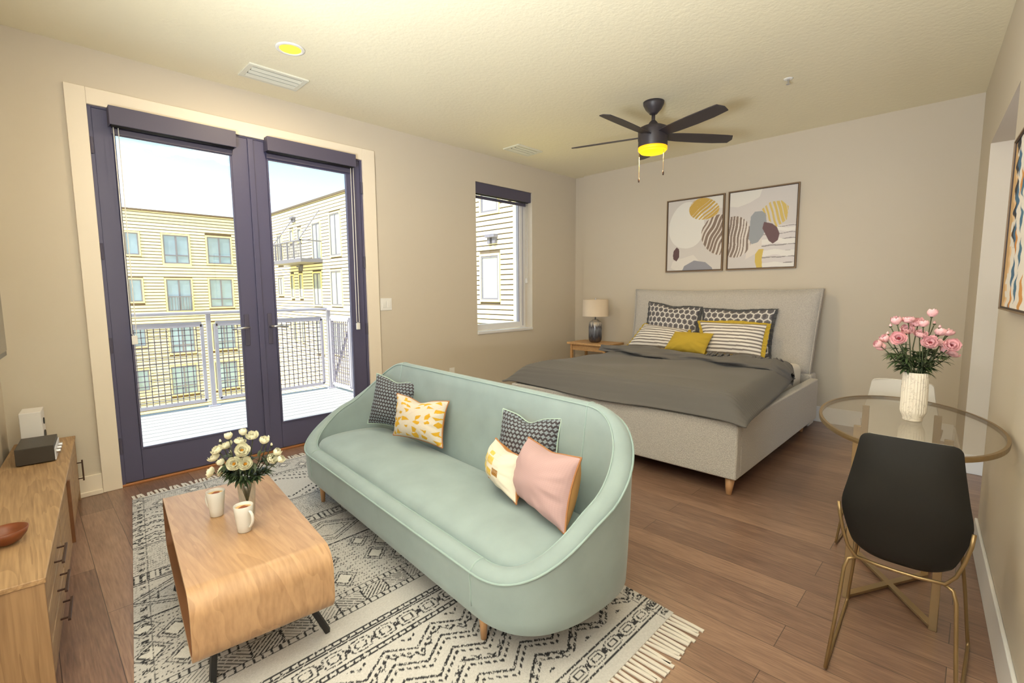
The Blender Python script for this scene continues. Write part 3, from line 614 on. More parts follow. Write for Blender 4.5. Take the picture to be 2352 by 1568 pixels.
# ---------------------------------------------------------------- RUG
def rug_pattern(X, Y):
    """X 0..1.7 across, Y metres from the near end"""
    c = np.empty(X.shape+(3,)); base = L(196, 192, 188); dk = L(44, 43, 46); c[:] = base
    rs = np.random.RandomState(5); nz = rs.rand(*X.shape)
    def F(a): return a-np.floor(a)
    def band(a, b): return (Y >= a) & (Y < b)
    def put(m_, col=dk, p=.86): c[m_ & (nz < p)] = col
    def zig(x, per): return np.abs(F(x/per)-.5)*2
    def dashzone(b, amp=.10, per=.42):
        # bold zigzag bands broken into small dashes
        q = Y+amp*zig(X, per); s = F(q/.027) < .45; g = F((X+.5*(np.floor(q/.027) % 2)*.022)/.022) < .60
        k = np.floor(q/.027); bold = (k % 3 != 1); put(b & s & g & bold, dk, .92); put(b & s & ~g & (k % 3 == 0), dk, .6)
        dia = np.abs(F(X/.046)-.5)+np.abs(F(q/.046)-.5); put(b & (k % 7 == 1) & (np.abs(dia-.38) < .12), dk, .9)
    def speck(b, dens=.30, s=.013):
        put(b & (F(X/s+np.floor(Y/s)*.5) < .5) & (F(Y/s) < .5) & (np.sin(np.floor(X/s)*5.3+np.floor(Y/s)*9.1) > 1-2*dens*1.6), L(70, 68, 70), .9)
    def diamonds(b, y0, per=.30, r=.07, off=0):
        for dy in (y0,):
            dx = F((X+off)/per)*per-per/2; q = np.abs(dx)+np.abs(Y-dy)*.9; c[b & (q < r)] = L(214, 210, 204); put(b & (np.abs(q-r) < .005), L(60, 58, 60)); put(b & (np.abs(q-r-.02) < .004) , L(90, 88, 90))
    def lineb(y, w=.006): put(np.abs(Y-y) < w/2, dk, .92)
    def squares(y, w=.03):
        b = band(y, y+w); lineb(y); lineb(y+w); put(b & (np.abs(F(X/.03)-.5) > .36), dk, .9)
    def ovals(y, w=.07, per=.10):
        b = band(y, y+w); fx_ = (F(X/per)-.5)*per/ (per*.42); fy_ = (Y-y-w/2)/(w*.36); o = np.maximum(np.abs(fx_)*.9, np.abs(fy_))+.25*np.abs(fx_*fy_)
        put(b & (np.abs(o-.9) < .09)); put(b & (np.abs(o-.45) < .09)); put(b & (np.hypot((F(X/per+.5)-.5)*per, Y-y-w/2) < .012)); lineb(y); lineb(y+w)
    # --- layout from the near end (0) to the far end (3.0)
    ovals(.05); dashzone(band(.16, .66), .07, .20); squares(.68, .02); ovals(.70, .10); squares(.81, .02)
    # plain ivory band .84 - .93
    squares(.94, .028); b = band(.97, 1.05); put(b & (np.abs(F(X/.11)-.5) > .46)); put(b & (F((X*1.0+Y)/.020) < .32) & (F(X/.22) < .5)); put(b & (F((X-Y)/.020) < .32) & (F(X/.22) >= .5)); squares(1.055, .028)
    b = band(1.09, 1.50); speck(b, .34); diamonds(b, 1.18, .30, .042); diamonds(b, 1.27, .30, .042, .10); diamonds(b, 1.36, .30, .042, .02); diamonds(b, 1.44, .30, .035, .12); put(b & (np.abs(F(X/.80+.2)-.5) < .004)); lineb(1.51, .012)
    b = band(1.53, 1.80); q = zig(X, .34)*.13; 
    for k in (0, .018, .05): put(b & (np.abs(np.abs(Y-1.665)-(.12-k)+q*.75) < .0042), L(60, 58, 60))
    put(b & (np.abs(F(X/.17)-.5) < .02) & (np.abs(Y-1.665) < .035), L(60, 58, 60)); put(b & (nz < .12), L(150, 146, 142), 1)
    lineb(1.81); lineb(1.825); b = band(1.83, 1.90); put(b & (np.abs(F(X/.028)-.5) > .33) & (F(X/.17) < .5)); sq = np.maximum(np.abs(F(X/.17)-.75)*.17, np.abs(Y-1.865)); put(b & ((np.abs(sq-.027) < .005) | (sq < .008))); lineb(1.905)
    b = band(1.92, 2.20); speck(b, .42, .010); put(b & (F(Y/.016) < .3) & (nz < .5), L(140, 136, 134)); lineb(2.20); lineb(2.215)
    b = band(2.23, 2.66); dashzone(b & ((X < .55) | (X > 1.62)), .05, .20)
    bb = b & (X >= .55) & (X <= 1.62); q = Y-2.44; tri = np.abs(q)-.20*np.abs(zig(X-.2, .62)-0); put(bb & (np.abs(tri+.02) < .010) & (F(X/.025) < .6)); put(bb & (np.abs(tri-.05) < .012) & (F(X/.03) < .55)); put(bb & (np.abs(tri-.10) < .012) & (F(X/.02) < .5))
    lineb(2.68); squares(2.70, .02); b = band(2.74, 2.93); speck(b, .30, .010); diamonds(b, 2.79, .30, .032); diamonds(b, 2.87, .30, .032, .12); put(b & (np.abs(F(X/.80)-.5) < .004)); lineb(2.735, .01); lineb(2.94, .008)
    side = (X < .05) | (X > 1.61); put(side & (np.abs(F(Y/.06)-.5) < .2) & ((X < .045) & (X > .022) | (X > 1.62)), dk, .7)
    put((np.abs(X-.055) < .003) | (np.abs(X-1.605) < .003), L(90, 88, 88), .8)
    c *= (1+.10*(nz-.5))[..., None]
    return c
RC = [np.array(q) for q in ((.02, .79), (1.715, .79), (1.985, 3.755), (.395, 3.70))]  # NL, NR, FR, FL
nx_, ny_ = 420, 750
uu, vv = np.meshgrid(np.linspace(0, 1, nx_), np.linspace(0, 1, ny_), indexing='ij')
XY = ((1-uu)*(1-vv))[..., None]*RC[0]+(uu*(1-vv))[..., None]*RC[1]+(uu*vv)[..., None]*RC[2]+((1-uu)*vv)[..., None]*RC[3]
Pz = np.concatenate([XY, np.full(uu.shape+(1,), .008)], -1)
rug = thing('area_rug', 'large cream and black patterned rug under the sofa and coffee table', 'rug', (.9, 2.2, 0))
obj('rug_pile', MB().grid(Pz), m_rug, rug, cols=rug_pattern(uu*1.66, vv*2.97).reshape(-1, 3))
def flat(P4, z0, z1): return MB().hexa([(*p_, z0) for p_ in P4]+[(*p_, z1) for p_ in P4])
obj('rug_edge', flat([RC[0], RC[1], RC[2], RC[3]], .0005, .0075), m_fringe, rug)
for (A_, B_, sgn, ln, n) in ((RC[0], RC[1], -1, .125, 74), (RC[3], RC[2], 1, .075, 66)):
    d = (B_-A_); nrm = np.array([-d[1], d[0]]); nrm = nrm/np.linalg.norm(nrm)*sgn; du = d/np.linalg.norm(d); mb = MB(); rr = random.Random(3)
    for i in range(n):
        a = A_+d*(i+.5)/n; l_ = ln*rr.uniform(.88, 1.05); sk = rr.uniform(-.012, .012); w = np.linalg.norm(d)/n*.31
        p0, p1, p2 = a, a+nrm*l_*.5+du*sk*.4, a+nrm*l_+du*sk
        vs = []
        for q, ww in ((p0, w*.8), (p1, w), (p2, w*1.05)):
            vs += [(*(q-du*ww), .001), (*(q+du*ww), .001), (*(q+du*ww), .006), (*(q-du*ww), .006)]
        mb.add(vs, [(0, 1, 5, 4), (1, 2, 6, 5), (2, 3, 7, 6), (3, 0, 4, 7), (4, 5, 9, 8), (5, 6, 10, 9), (6, 7, 11, 10), (7, 4, 8, 11), (8, 9, 10, 11)])
    obj('fringe', mb, m_fringe, rug)

# ---------------------------------------------------------------- COFFEE TABLE
cc = np.array([.53, 2.04]); ca_ = math.radians(6); cV = np.array([math.sin(ca_), math.cos(ca_)]); cW = np.array([math.cos(ca_), -math.sin(ca_)])
def ct(w, v, z): return (*(cc+cW*w+cV*v), z)
t = thing('coffee_table', 'light wood coffee table with rounded open shell and dark metal legs', 'coffee table', (*cc, .008))
def rrect(hv, z0, z1, r, n=10, wf=0):
    P = []
    for (cv_, cz_, a0) in ((hv-r, z1-r, 0), (-hv+r, z1-r, 90), (-hv+r, z0+r, 180), (hv-r, z0+r, 270)):
        for k in range(n+1):
            a = math.radians(a0+90*k/n); P.append((cv_+r*math.cos(a), cz_+r*math.sin(a)))
    return P
outr = rrect(.48, .165, .40, .075); inr = rrect(.464, .181, .384, .060); n = len(outr); hw = .208
vs = [ct(-hw, v, z) for v, z in outr]+[ct(hw, v, z) for v, z in outr]; mb = MB().add(vs, [(i, (i+1) % n, n+(i+1) % n, n+i) for i in range(n)])
vs = [ct(s*hw, v, z) for s in (-1, 1) for q in (outr, inr) for v, z in q]
mb.add(vs, [(i, n+i, n+(i+1) % n, (i+1) % n) for i in range(n)]+[(2*n+i, 2*n+(i+1) % n, 3*n+(i+1) % n, 3*n+i) for i in range(n)])
shell = obj('table_shell', mb, m_coffee, t, smooth=False, weld=False)
for p_ in shell.data.polygons: p_.use_smooth = p_.index < n
vs = [ct(-hw, v, z) for v, z in inr]+[ct(hw, v, z) for v, z in inr]
obj('shell_lining', MB().add(vs, [(i, n+i, n+(i+1) % n, (i+1) % n) for i in range(n)]), m_brown, t)
for (w0, v0, w1, v1) in ((.15, -.31, .222, -.338), (-.13, -.30, -.150, -.325), (.15, .31, .20, .345), (-.15, .31, -.19, .345)):
    obj('leg', MB().bar(ct(w1, v1, .009), ct(w0, v0, .170), .024, .018), m_black, t, bevel=.002)
def mug(label, x, y, z, hang):
    t = thing('mug', label, 'mug', (x, y, z), 'white coffee mugs')
    pr = [(.0, .002), (.020, 0), (.0235, .003), (.026, .03), (.0305, .07), (.033, .1), (.0318, .1015), (.0305, .1), (.0285, .07), (.024, .03), (.021, .008), (0, .006)]
    obj('cup', MB().lathe((x, y, z), pr, 40), m_mug, t, smooth=True)
    ca, sa = math.cos(hang), math.sin(hang); pts = [(x+ca*r, y+sa*r, z+h) for r, h in ((.030, .084), (.045, .082), (.052, .066), (.048, .042), (.036, .026), (.025, .020))]
    obj('handle', MB().tube(pts, [.005, .0055, .0055, .0055, .005, .004], 10), m_mug, t, smooth=True, sub=1)
    f = obj('coffee', MB().lathe((x, y, z), [(.0288, .0885), (.0294, .090)], 32), m_coff, t)
    rr = random.Random(int(x*1000)); pl = [(x+(.016*math.cos(a))*(1+.25*math.sin(3*a+rr.random()*6)), y+(.018*math.sin(a))*(1+.2*math.sin(2*a)), z+.0908) for a in [2*PI*k/24 for k in range(24)]]
    obj('cocoa_dusting', MB().add(pl, [tuple(range(24))]), m_cocoa, f)
mug('white mug of coffee with its handle at the far left', .484, 2.125, .40, 2.05)
mug('white mug of coffee in front of the glass vase', .519, 1.905, .40, -1.25)
# ---------------------------------------------------------------- flowers
def petal(mb, c, ax, ay, az, r, L_, W_, cup, a, open_, ruf, n=5):
    """one cupped petal; az is the flower axis"""
    ca, sa = math.cos(a), math.sin(a); out = ax*ca+ay*sa; side = az.cross(out); P = np.zeros((n+1, n, 3))
    for i in range(n+1):
        t_ = i/n; ang = math.radians(cup*(1-t_)+open_*t_*t_) ; rad = r+L_*math.sin(math.radians(open_))*t_**.8; hgt = 1.3*L_*math.cos(math.radians(open_))*t_
        bul = .27*L_*math.sin(PI*min(t_*.9, 1))
        for j in range(n):
            s = (j/(n-1)-.5)*2; wv = W_*(math.sin(PI*(.12+.76*t_))**.7)*s; q = c+out*(rad+bul-.25*abs(s)**2*W_)+az*(hgt+ruf*math.sin(s*5+a*3)*t_*t_*L_)+side*wv
            P[i, j] = q
    mb.grid(P)
def leaf(mb, p0, d, L_, W_, droop=.3, nrm=Vector((0, 0, 1))):
    d = Vector(d).normalized(); sd = d.cross(nrm); 
    if sd.length < .1: sd = Vector((1, 0, 0))
    sd.normalize(); up = sd.cross(d); n = 6; A_ = np.zeros((n+1, 3, 3))
    for i in range(n+1):
        t_ = i/n; w = W_*math.sin(PI*min(.04+t_*.96, 1))**.8*(1-.3*t_)
        c_ = Vector(p0)+d*L_*t_-Vector((0, 0, 1))*droop*L_*t_*t_
        A_[i, 0] = c_-sd*w+up*w*.35; A_[i, 1] = c_; A_[i, 2] = c_+sd*w+up*w*.35
    mb.grid(A_)
def flower(kind, colr, head, base, neck, mats, label, cat, group, name, seed, size=1.0):
    mp_, ms_, ml_, mc_ = mats; rr = random.Random(seed); head = Vector(head); base = Vector(base); neck = Vector(neck)
    t = thing(name, label, cat, tuple(base), group)
    az = (head-neck); az.normalize(); view = Vector((0, 0, 1.28))-head; view.normalize()
    if kind == 'O': az = (az*.5+view*.9).normalized()
    elif kind == 's': az = (az*.9+view*.35+Vector((rr.uniform(-.3, .3), rr.uniform(-.3, .3), 0))).normalized()
    ax = az.cross(Vector((0, 0, 1)));
    if ax.length < .1: ax = Vector((1, 0, 0))
    ax.normalize(); ay = az.cross(ax)
    mid = neck*.5+head*.5+Vector((rr.uniform(-.008, .008), rr.uniform(-.008, .008), -.004))
    obj('stem', MB().tube([base, neck, mid, head-az*.012*size], [.0026, .0024, .002, .0018], 6), ms_, t, smooth=True)
    mb = MB(); S_ = size
    if kind == 'b':
        mb.lathe(head-Vector((0, 0, .006)), [(0, 0), (.006*S_, .004), (.007*S_, .009), (.004*S_, .015), (0, .017)], 10); obj('bud', mb, mp_, t, smooth=True)
        m2 = MB().lathe(head-Vector((0, 0, .008)), [(0, 0), (.0068*S_, .004), (.0072*S_, .008)], 10); obj('calyx', m2, ms_, t, smooth=True)
    else:
        specs = {'m': ((5, .004, .026, .013, 8), (5, .009, .030, .016, 14)), 'r': ((5, .004, .026, .014, 8), (6, .011, .032, .018, 20)),
                 's': ((5, .004, .024, .013, 12), (6, .009, .030, .017, 26), (6, .012, .032, .018, 44)), 'O': ((6, .009, .028, .017, 12), (6, .012, .034, .020, 34), (6, .013, .034, .021, 56))}[kind]
        for k, (n, r, L_, W_, op) in enumerate(specs):
            for i in range(n): petal(mb, head-az*.010*S_, ax, ay, az, r*S_, L_*S_*rr.uniform(.85, 1.1), W_*S_, 20, 2*PI*(i+.5*k)/n+rr.uniform(-.15, .15), op+rr.uniform(-5, 5), .10)
        obj('blossom', mb, mp_, t, smooth=True)
        m2 = MB().lathe((0, 0, 0), [(0, -.004), (.006*S_, 0), (.0062*S_, .003)], 10); R = Matrix((ax, ay, az)).transposed()
        m2.v = [tuple(head-az*.014*S_+R @ Vector(q)) for q in m2.v]; obj('calyx', m2, ms_, t, smooth=True)
        if kind == 'O':
            m3 = MB(); 
            for i in range(26):
                a = i*2.4; rad = .0022*math.sqrt(i)*S_; q = head+az*(.004)*S_+ax*rad*math.cos(a)+ay*rad*math.sin(a); m3.tube([head-az*.004, q], .0012*S_, 5)
            obj('stamens', m3, mc_, t, smooth=True)
    mb = MB(); d0 = (head-neck)
    for i in range(5):
        k = rr.uniform(.0, .62); p_ = neck+d0*k; out = Vector((rr.uniform(-1, 1), rr.uniform(-1, 1), rr.uniform(-.1, .7)))
        side = Vector((d0.x, d0.y, 0)); out = out+side.normalized()*.5 if side.length > .01 else out
        for dd in (0, .5, -.5): 
            o2 = Vector((out.x*math.cos(dd)-out.y*math.sin(dd), out.x*math.sin(dd)+out.y*math.cos(dd), out.z)); leaf(mb, p_+o2.normalized()*.004, o2, rr.uniform(.032, .055), .0062, rr.uniform(.2, .6))
    obj('leaves', mb, ml_, t, smooth=True)
Wf = [(.528,2.062,.723,'m','closed white bud-like bloom, upper left of the white bouquet'),(.569,2.026,.737,'m','topmost round white bloom of the white bouquet'),(.60,2.018,.717,'s','wide open white bloom at the top, seen from the side'),(.62,1.96,.706,'r','round cupped white bloom at the upper right of the bouquet'),(.556,2.033,.701,'s','white bloom just above the open one with yellow centre'),(.549,1.984,.683,'O','open white bloom with yellow centre, highest of the three'),(.556,1.978,.629,'O','open white bloom with yellow centre, lowest and largest'),(.523,1.998,.633,'O','open white bloom with yellow centre, left of the largest'),(.528,2.089,.68,'s','white bloom in the cluster at the upper left'),(.497,2.094,.669,'s','white bloom at the left shoulder of the bouquet'),(.488,2.115,.634,'s','white bloom farthest left at mid height'),(.508,2.10,.615,'m','small cupped white bloom left of the open ones'),(.478,2.127,.577,'s','lowest white bloom hanging far left'),(.51,2.102,.58,'s','half-hidden white bloom low behind the leaves'),(.649,1.965,.627,'s','large white bloom at the right side of the bouquet'),(.663,1.96,.648,'m','small white bloom above the right-hand cluster'),(.665,1.93,.628,'m','white bloom farthest right of the bouquet'),(.517,2.139,.691,'b','tiny closed bud at the upper left of the white bouquet'),(.653,2.002,.705,'b','tiny closed bud highest on the right of the white bouquet'),(.656,1.982,.678,'b','tiny pinkish bud right of the round white bloom'),(.537,2.091,.652,'b','tiny bud in the middle of the white bouquet')]
gx, gy, gz = .571, 2.035, .40
rr = random.Random(11)
for i, (x, y, z, k, lab) in enumerate(Wf):
    a = math.atan2(y-gy, x-gx)+rr.uniform(-.4, .4); r = rr.uniform(.006, .018)
    flower(k, 0, (x, y, z), (gx-.6*r*math.cos(a), gy-.6*r*math.sin(a), gz+.012), (gx+r*math.cos(a)*1.25, gy+r*math.sin(a)*1.25, gz+.140), (m_pw, m_stem, m_leaf, m_stam), lab, 'flower', None, 'white_peony', 100+i, .66 if k in 'mb' else .64)
t = thing('glass_vase', 'clear tapered glass vase holding white flowers on the coffee table', 'vase', (gx, gy, gz))
obj('vase_body', MB().lathe((gx, gy, gz), [(0, .001), (.022, 0), (.025, .004), (.029, .07), (.034, .145), (.0325, .146), (.0275, .07), (.0235, .010), (0, .008)], 44), m_vglass, t, smooth=True)

# ---------------------------------------------------------------- SIDEBOARD
sbF = np.array([-.014, 2.02]); sv = np.array([.096, .9954]); sw = np.array([-.9954, .096])
def sb(s, w, z): return (*(sbF+sv*s+sw*w), z)
def sbox(s0, s1, w0, w1, z0, z1): return MB().hexa([sb(s0, w1, z0), sb(s0, w0, z0), sb(s1, w0, z0), sb(s1, w1, z0), sb(s0, w1, z1), sb(s0, w0, z1), sb(s1, w0, z1), sb(s1, w1, z1)])
def join(*ms):
    o = MB()
    for q in ms: o.add(q.v, q.f)
    return o
SD = .262
t = thing('sideboard', 'long low golden oak sideboard with drawers along the left wall', 'sideboard', sb(.97, .13, 0))
obj('carcass', join(sbox(0, .018, 0, SD, .0, .392), sbox(1.937, 1.955, 0, SD, .0, .392), sbox(.018, 1.937, .022, SD, .06, .392), sbox(.018, 1.937, .012, SD-.01, 0, .06)), m_oakv, t, bevel=.002)
obj('top', sbox(-.004, 1.958, -.004, SD, .392, .410), m_oak, t, bevel=.003)
def hnd(s0, s1, z0, z1, par):
    a, b = Vector(sb(s0, -.026, z0)), Vector(sb(s1, -.026, z1)); m_ = MB().bar(a, b, .008)
    for k in (.12, .88):
        q = a*(1-k)+b*k; m_.bar(q, q+Vector((*(sw*.025), 0)), .006)
    obj('handle', m_, m_handle, par, bevel=.001)
for (z0, z1) in ((.288, .386), (.180, .278), (.070, .170)):
    d = obj('drawer', sbox(.022, .60, .001, .02, z0, z1), m_oak, t, bevel=.002); hnd(.25, .42, (z0+z1)/2, (z0+z1)/2, d)
obj('door', sbox(.612, 1.075, .001, .02, .070, .386), m_oak, t, bevel=.002)
obj('door_pull_strip', sbox(1.078, 1.100, -.012, .02, .075, .386), m_brown, t)
obj('door', sbox(1.104, 1.535, .001, .02, .070, .386), m_oak, t, bevel=.002)
d = obj('door', sbox(1.542, 1.933, .001, .02, .070, .386), m_oak, t, bevel=.002); hnd(1.88, 1.88, .14, .27, d)
# items on it
t = thing('wooden_bowl', 'reddish wooden bowl near the front left of the sideboard', 'bowl', sb(.35, .12, .41))
bc = sb(.36, .120, .411)
obj('bowl_body', MB().lathe(bc, [(0, 0), (.018, .0), (.04, .012), (.055, .032), (.061, .052), (.057, .053), (.050, .034), (.035, .017), (0, .010)], 40), m_bowl, t, smooth=True)
t = thing('stereo_receiver', 'charcoal box-shaped receiver with silver front on the sideboard', 'receiver', sb(1.55, .12, .411))
e0 = .055
obj('enclosure', sbox(1.405, 1.665, e0, .20, .415, .500), m_elec, t, bevel=.003)
fp = obj('faceplate', sbox(1.41, 1.66, e0-.006, e0, .417, .480), m_face, t, bevel=.002)
for s in (1.46, 1.53, 1.60): obj('knob', MB().tube([sb(s, e0-.004, .452), sb(s, e0-.022, .452)], .012, 16), m_silver, fp, smooth=False)
for s in (1.43, 1.64):
    obj('foot', MB().tube([sb(s, .08, .4105), sb(s, .08, .416)], .01, 12), m_black, t); obj('foot', MB().tube([sb(s, .18, .4105), sb(s, .18, .416)], .01, 12), m_black, t)
t = thing('bookshelf_speaker', 'white box speaker standing behind the charcoal receiver', 'speaker', sb(1.8, .14, .411))
obj('cabinet', sbox(1.715, 1.875, .115, .205, .411, .628), m_spk, t, bevel=.004)
obj('woofer', MB().tube([sb(1.795, .1155, .47), sb(1.795, .110, .47)], .036, 28), m_black, t); obj('tweeter', MB().tube([sb(1.795, .1155, .56), sb(1.795, .110, .56)], .018, 24), m_black, t)
# television on the left wall
def tvp(s, w, z): return (-.057-.085*s+w, 3.3-s, z)
def tbox(s0, s1, w0, w1, z0, z1): return MB().hexa([tvp(s1, w0, z0), tvp(s1, w1, z0), tvp(s0, w1, z0), tvp(s0, w0, z0), tvp(s1, w0, z1), tvp(s1, w1, z1), tvp(s0, w1, z1), tvp(s0, w0, z1)])
t = thing('television', 'dark flat television mounted on the left wall, only its edge in view', 'television', tvp(.5, -.05, .99))
obj('housing', tbox(0, 1.15, -.04, -.003, .995, 1.64), M('tv_grey_bezel', (92, 88, 84), .4), t, bevel=.003)
obj('screen', tbox(.012, 1.138, -.003, .0, 1.02, 1.628), M('tv_screen', (52, 46, 46), .12), t)
obj('wall_mount', tbox(.4, .75, -.10, -.04, 1.2, 1.42), m_black, t)

# ---------------------------------------------------------------- BED
t = thing('bed', 'upholstered oatmeal boucle bed frame with tall headboard', 'bed', (4.1, 2.0, 0))
obj('footboard', MB().box(2.975, 3.05, 1.0, 2.92, .112, .475), m_bouc, t, bevel=.012, seg=3)
obj('side_rail', MB().box(3.05, 4.97, 1.0, 1.07, .112, .475), m_bouc, t, bevel=.012, seg=3)
obj('side_rail', MB().box(3.05, 4.97, 2.85, 2.92, .112, .475), m_bouc, t, bevel=.012, seg=3)
obj('slat_base', MB().box(3.05, 4.94, 1.07, 2.85, .22, .25), m_brown, t)
# headboard: flared cushion leaning back on a base block
ys = np.linspace(0, 1, 40); zs = np.linspace(0, 1, 26); Y_, Z_ = np.meshgrid(ys, zs, indexing='ij'); cy_ = 2*Y_-1; wing = np.abs(cy_)**6*Z_**3
hw_ = .925+.015*Z_+.02*wing
yy = 2.005+cy_*hw_; zz = .50+Z_*.768+.018*wing-.004*np.sin(cy_*5)*Z_; xf = 4.99+Z_*.20-.03*wing; thk = (.035+.055*(np.clip(1-np.abs(cy_)**10, 0, 1)*np.clip(1-np.abs(2*Z_-1)**10, 0, 1))**.5)
Fp = np.stack([xf-thk+.04, yy, zz], -1); Bp = np.stack([xf+.085, yy, zz], -1)
per = lambda G: np.concatenate([G[:, 0], G[-1, 1:], G[-2::-1, -1], G[0, -2:0:-1]])
mb = MB().grid(Fp[::-1]); mb.grid(Bp); pf, pb = per(Fp), per(Bp); midp = (pf+pb)/2; ctr = midp.mean(0); 
G = np.array([pf, pb]); G = np.concatenate([G, G[:, :1]], 1); mb.grid(G)
hb = obj('headboard', mb, m_bouc, t, smooth=True, weld=True)
obj('welt', MB().tube(list(pf[::1]), .005, 6, closed=True), m_bouc, hb, smooth=True)
obj('headboard_base', MB().box(4.972, 5.15, 1.055, 2.93, .02, .505), m_bouc, t, bevel=.02, seg=3)
for x, y in ((3.03, 1.055), (3.03, 2.865), (4.85, 1.09), (4.85, 2.83)):
    dy = -.0 if y < 2 else .0
    obj('leg', MB().tube([(x-.01, y+dy, .0), (x+.005, y, .115)], [.016, .032], 16), m_legw, t, smooth=True)
mb = MB(); tg = tag(obj('mattress', MB().box(3.08, 4.95, 1.13, 2.78, .252, .603), m_matt, bevel=.05, seg=5), 'white sheeted mattress on the boucle bed', 'mattress')
# blanket
ns, nt_ = 460, 130
s_, t_ = np.meshgrid(np.linspace(0, 1, ns), np.linspace(0, 1, nt_), indexing='ij')  # s: foot->head, t: right->left
NR, FR, BR, BLc = np.array([2.915, .935]), np.array([2.985, 3.05]), np.array([4.52, 1.075]), np.array([4.62, 2.96])
XY = ((1-s_)*(1-t_))[..., None]*NR+((1-s_)*t_)[..., None]*FR+(s_*(1-t_))[..., None]*BR+(s_*t_)[..., None]*BLc
XY[..., 0] += .012*np.sin(t_*9)*(1-s_)**3
sm = lambda a: np.clip(a, 0, 1)**2*(3-2*np.clip(a, 0, 1))
d1, d2, d3 = (XY[..., 0]-(2.915+.07*t_))/.17, (XY[..., 1]-(.935+.10*s_))/.17, (3.05-.09*s_-XY[..., 1])/.20
dedge = -np.log(np.exp(-5*np.clip(d1, 0, 6))+np.exp(-5*np.clip(d2, 0, 6))+np.exp(-5*np.clip(d3, 0, 6)))/5+.06
Zb = .478+.152*sm(dedge+.02)**.8
Zb += .004*np.sin(XY[..., 0]*11+np.sin(XY[..., 1]*3)*2)*sm(dedge)+.003*np.sin(XY[..., 1]*9+XY[..., 0]*4)
pl = np.exp(-((s_-.15)/.15)**6); Zb += .0042*np.abs(np.sin(XY[..., 0]*PI/.034))*pl
Zb += .030*np.exp(-((s_-.90)/.06)**2)*sm(dedge*2)*(1+.5*np.sin(t_*14)*np.sin(t_*5))
G = np.concatenate([XY, Zb[..., None]], -1)
tb = thing('blanket', 'taupe pleated blanket spread over the bed', 'blanket', (3.8, 2.0, .62))
bo = obj('blanket_body', MB().grid(G), m_blank, tb, smooth=True); so2 = bo.modifiers.new('thick', 'SOLIDIFY'); so2.thickness = .010; so2.offset = -1
# folded-over top edge
fp_ = []
rr = random.Random(5)
ts = np.linspace(0, 1, 90); ph = np.linspace(0, 2*PI, 25)[:-1]; G = np.zeros((90, 25, 3))
for i, q in enumerate(ts):
    cx = 4.33+.15*q+.03*math.sin(q*7+1)+.015*math.sin(q*19); cy = 1.06+1.94*q
    wd = .15+.035*math.sin(q*11)+.015*math.sin(q*29); ht = .040+.010*math.sin(q*9+2)+.02*math.exp(-((q-.22)/.06)**2)
    if q < .03 or q > .97: wd *= .4+.6*min(q, 1-q)/.03; 
    z0 = .648 if q > .08 else .648-.10*(1-q/.08)**2
    for j, a in enumerate(list(ph)+[0]):
        rip = 1+.20*math.sin(a*4+q*13)+.12*math.sin(a*9-q*24); G[i, j] = (cx+wd*math.cos(a)*rip, cy, max(z0+ht*math.sin(a)*rip, .618 if q > .06 else 0))
obj('folded_edge', MB().grid(G), m_blank, tb, smooth=True)
# ruffled tassel run on the right part of the fold
mb = MB()
for i in range(34):
    q = i/33; x = 4.44-.05*q+.015*math.sin(i*1.7); y = 1.78-.62*q; z = .690+.006*math.sin(i*2.1); mb.tube([(x-.035, y+.01, z-.012), (x, y, z+.006), (x+.035, y-.008, z-.014)], [.006, .010, .006], 6)
obj('ruffle_trim', mb, m_blank, tb, smooth=True)
def hexf(nx):
    def f(U, V):
        x = U*nx; y = V*nx*.62; s3 = math.sqrt(3)
        def cell(x, y, ox, oy): return (((x-ox) % 1)-.5), (((y-oy) % s3)-s3/2)
        a = cell(x, y, 0, 0); b = cell(x, y, .5, s3/2); da = a[0]**2+a[1]**2; db = b[0]**2+b[1]**2
        gx_ = np.where(da < db, a[0], b[0]); gy_ = np.where(da < db, a[1], b[1]); hd = np.maximum(np.abs(gx_), np.abs(gx_)*.5+np.abs(gy_)*s3/2)
        c = np.empty(U.shape+(3,)); c[:] = L(216, 212, 208); c[hd < .40] = L(98, 94, 98); c[(hd > .26) & (hd < .285)] = L(150, 146, 146); return c
    return f
def stripef(n):
    def f(U, V):
        c = np.empty(U.shape+(3,)); c[:] = L(238, 232, 226); c[((V*n+.08*np.sin(U*5)) % 1) < .44] = L(134, 126, 122); return c
    return f
def plainf(col):
    def f(U, V): c = np.empty(U.shape+(3,)); c[:] = L(*col); return c
    return f
cushion('bed_pillow', 'left grey hexagon-print pillow with charcoal flange against the headboard', 'pillow', [(5.05, 2.72, 1.14), (5.05, 2.13, 1.09), (4.95, 2.13, .71), (4.95, 2.73, .71)], .15, hexf(10), back=(84, 84, 86), flange=m_grey, fl_w=.022, n=150, seed=11, pinch=.07, bulge_top=.06)
cushion('bed_pillow', 'right grey hexagon-print pillow with charcoal flange against the headboard', 'pillow', [(5.04, 2.09, 1.08), (5.04, 1.40, 1.085), (4.93, 1.41, .64), (4.94, 2.08, .66)], .15, hexf(10), back=(84, 84, 86), flange=m_grey, fl_w=.022, n=150, seed=12, pinch=.07, bulge_top=.03)
cushion('bed_pillow', 'left striped white and grey pillow with mustard flange on the bed', 'pillow', [(4.95, 2.72, .90), (4.93, 2.20, .86), (4.77, 2.18, .655), (4.78, 2.84, .655)], .15, stripef(9), back=(206, 172, 50), flange=m_must, n=130, seed=13, pinch=.03, fl_w=.022)
cushion('bed_pillow', 'right striped white and grey pillow with mustard flange on the bed', 'pillow', [(4.87, 2.055, .955), (4.87, 1.42, .95), (4.73, 1.42, .655), (4.735, 1.92, .66)], .15, stripef(9.5), back=(206, 172, 50), flange=m_must, n=130, seed=14, pinch=.03, fl_w=.03)
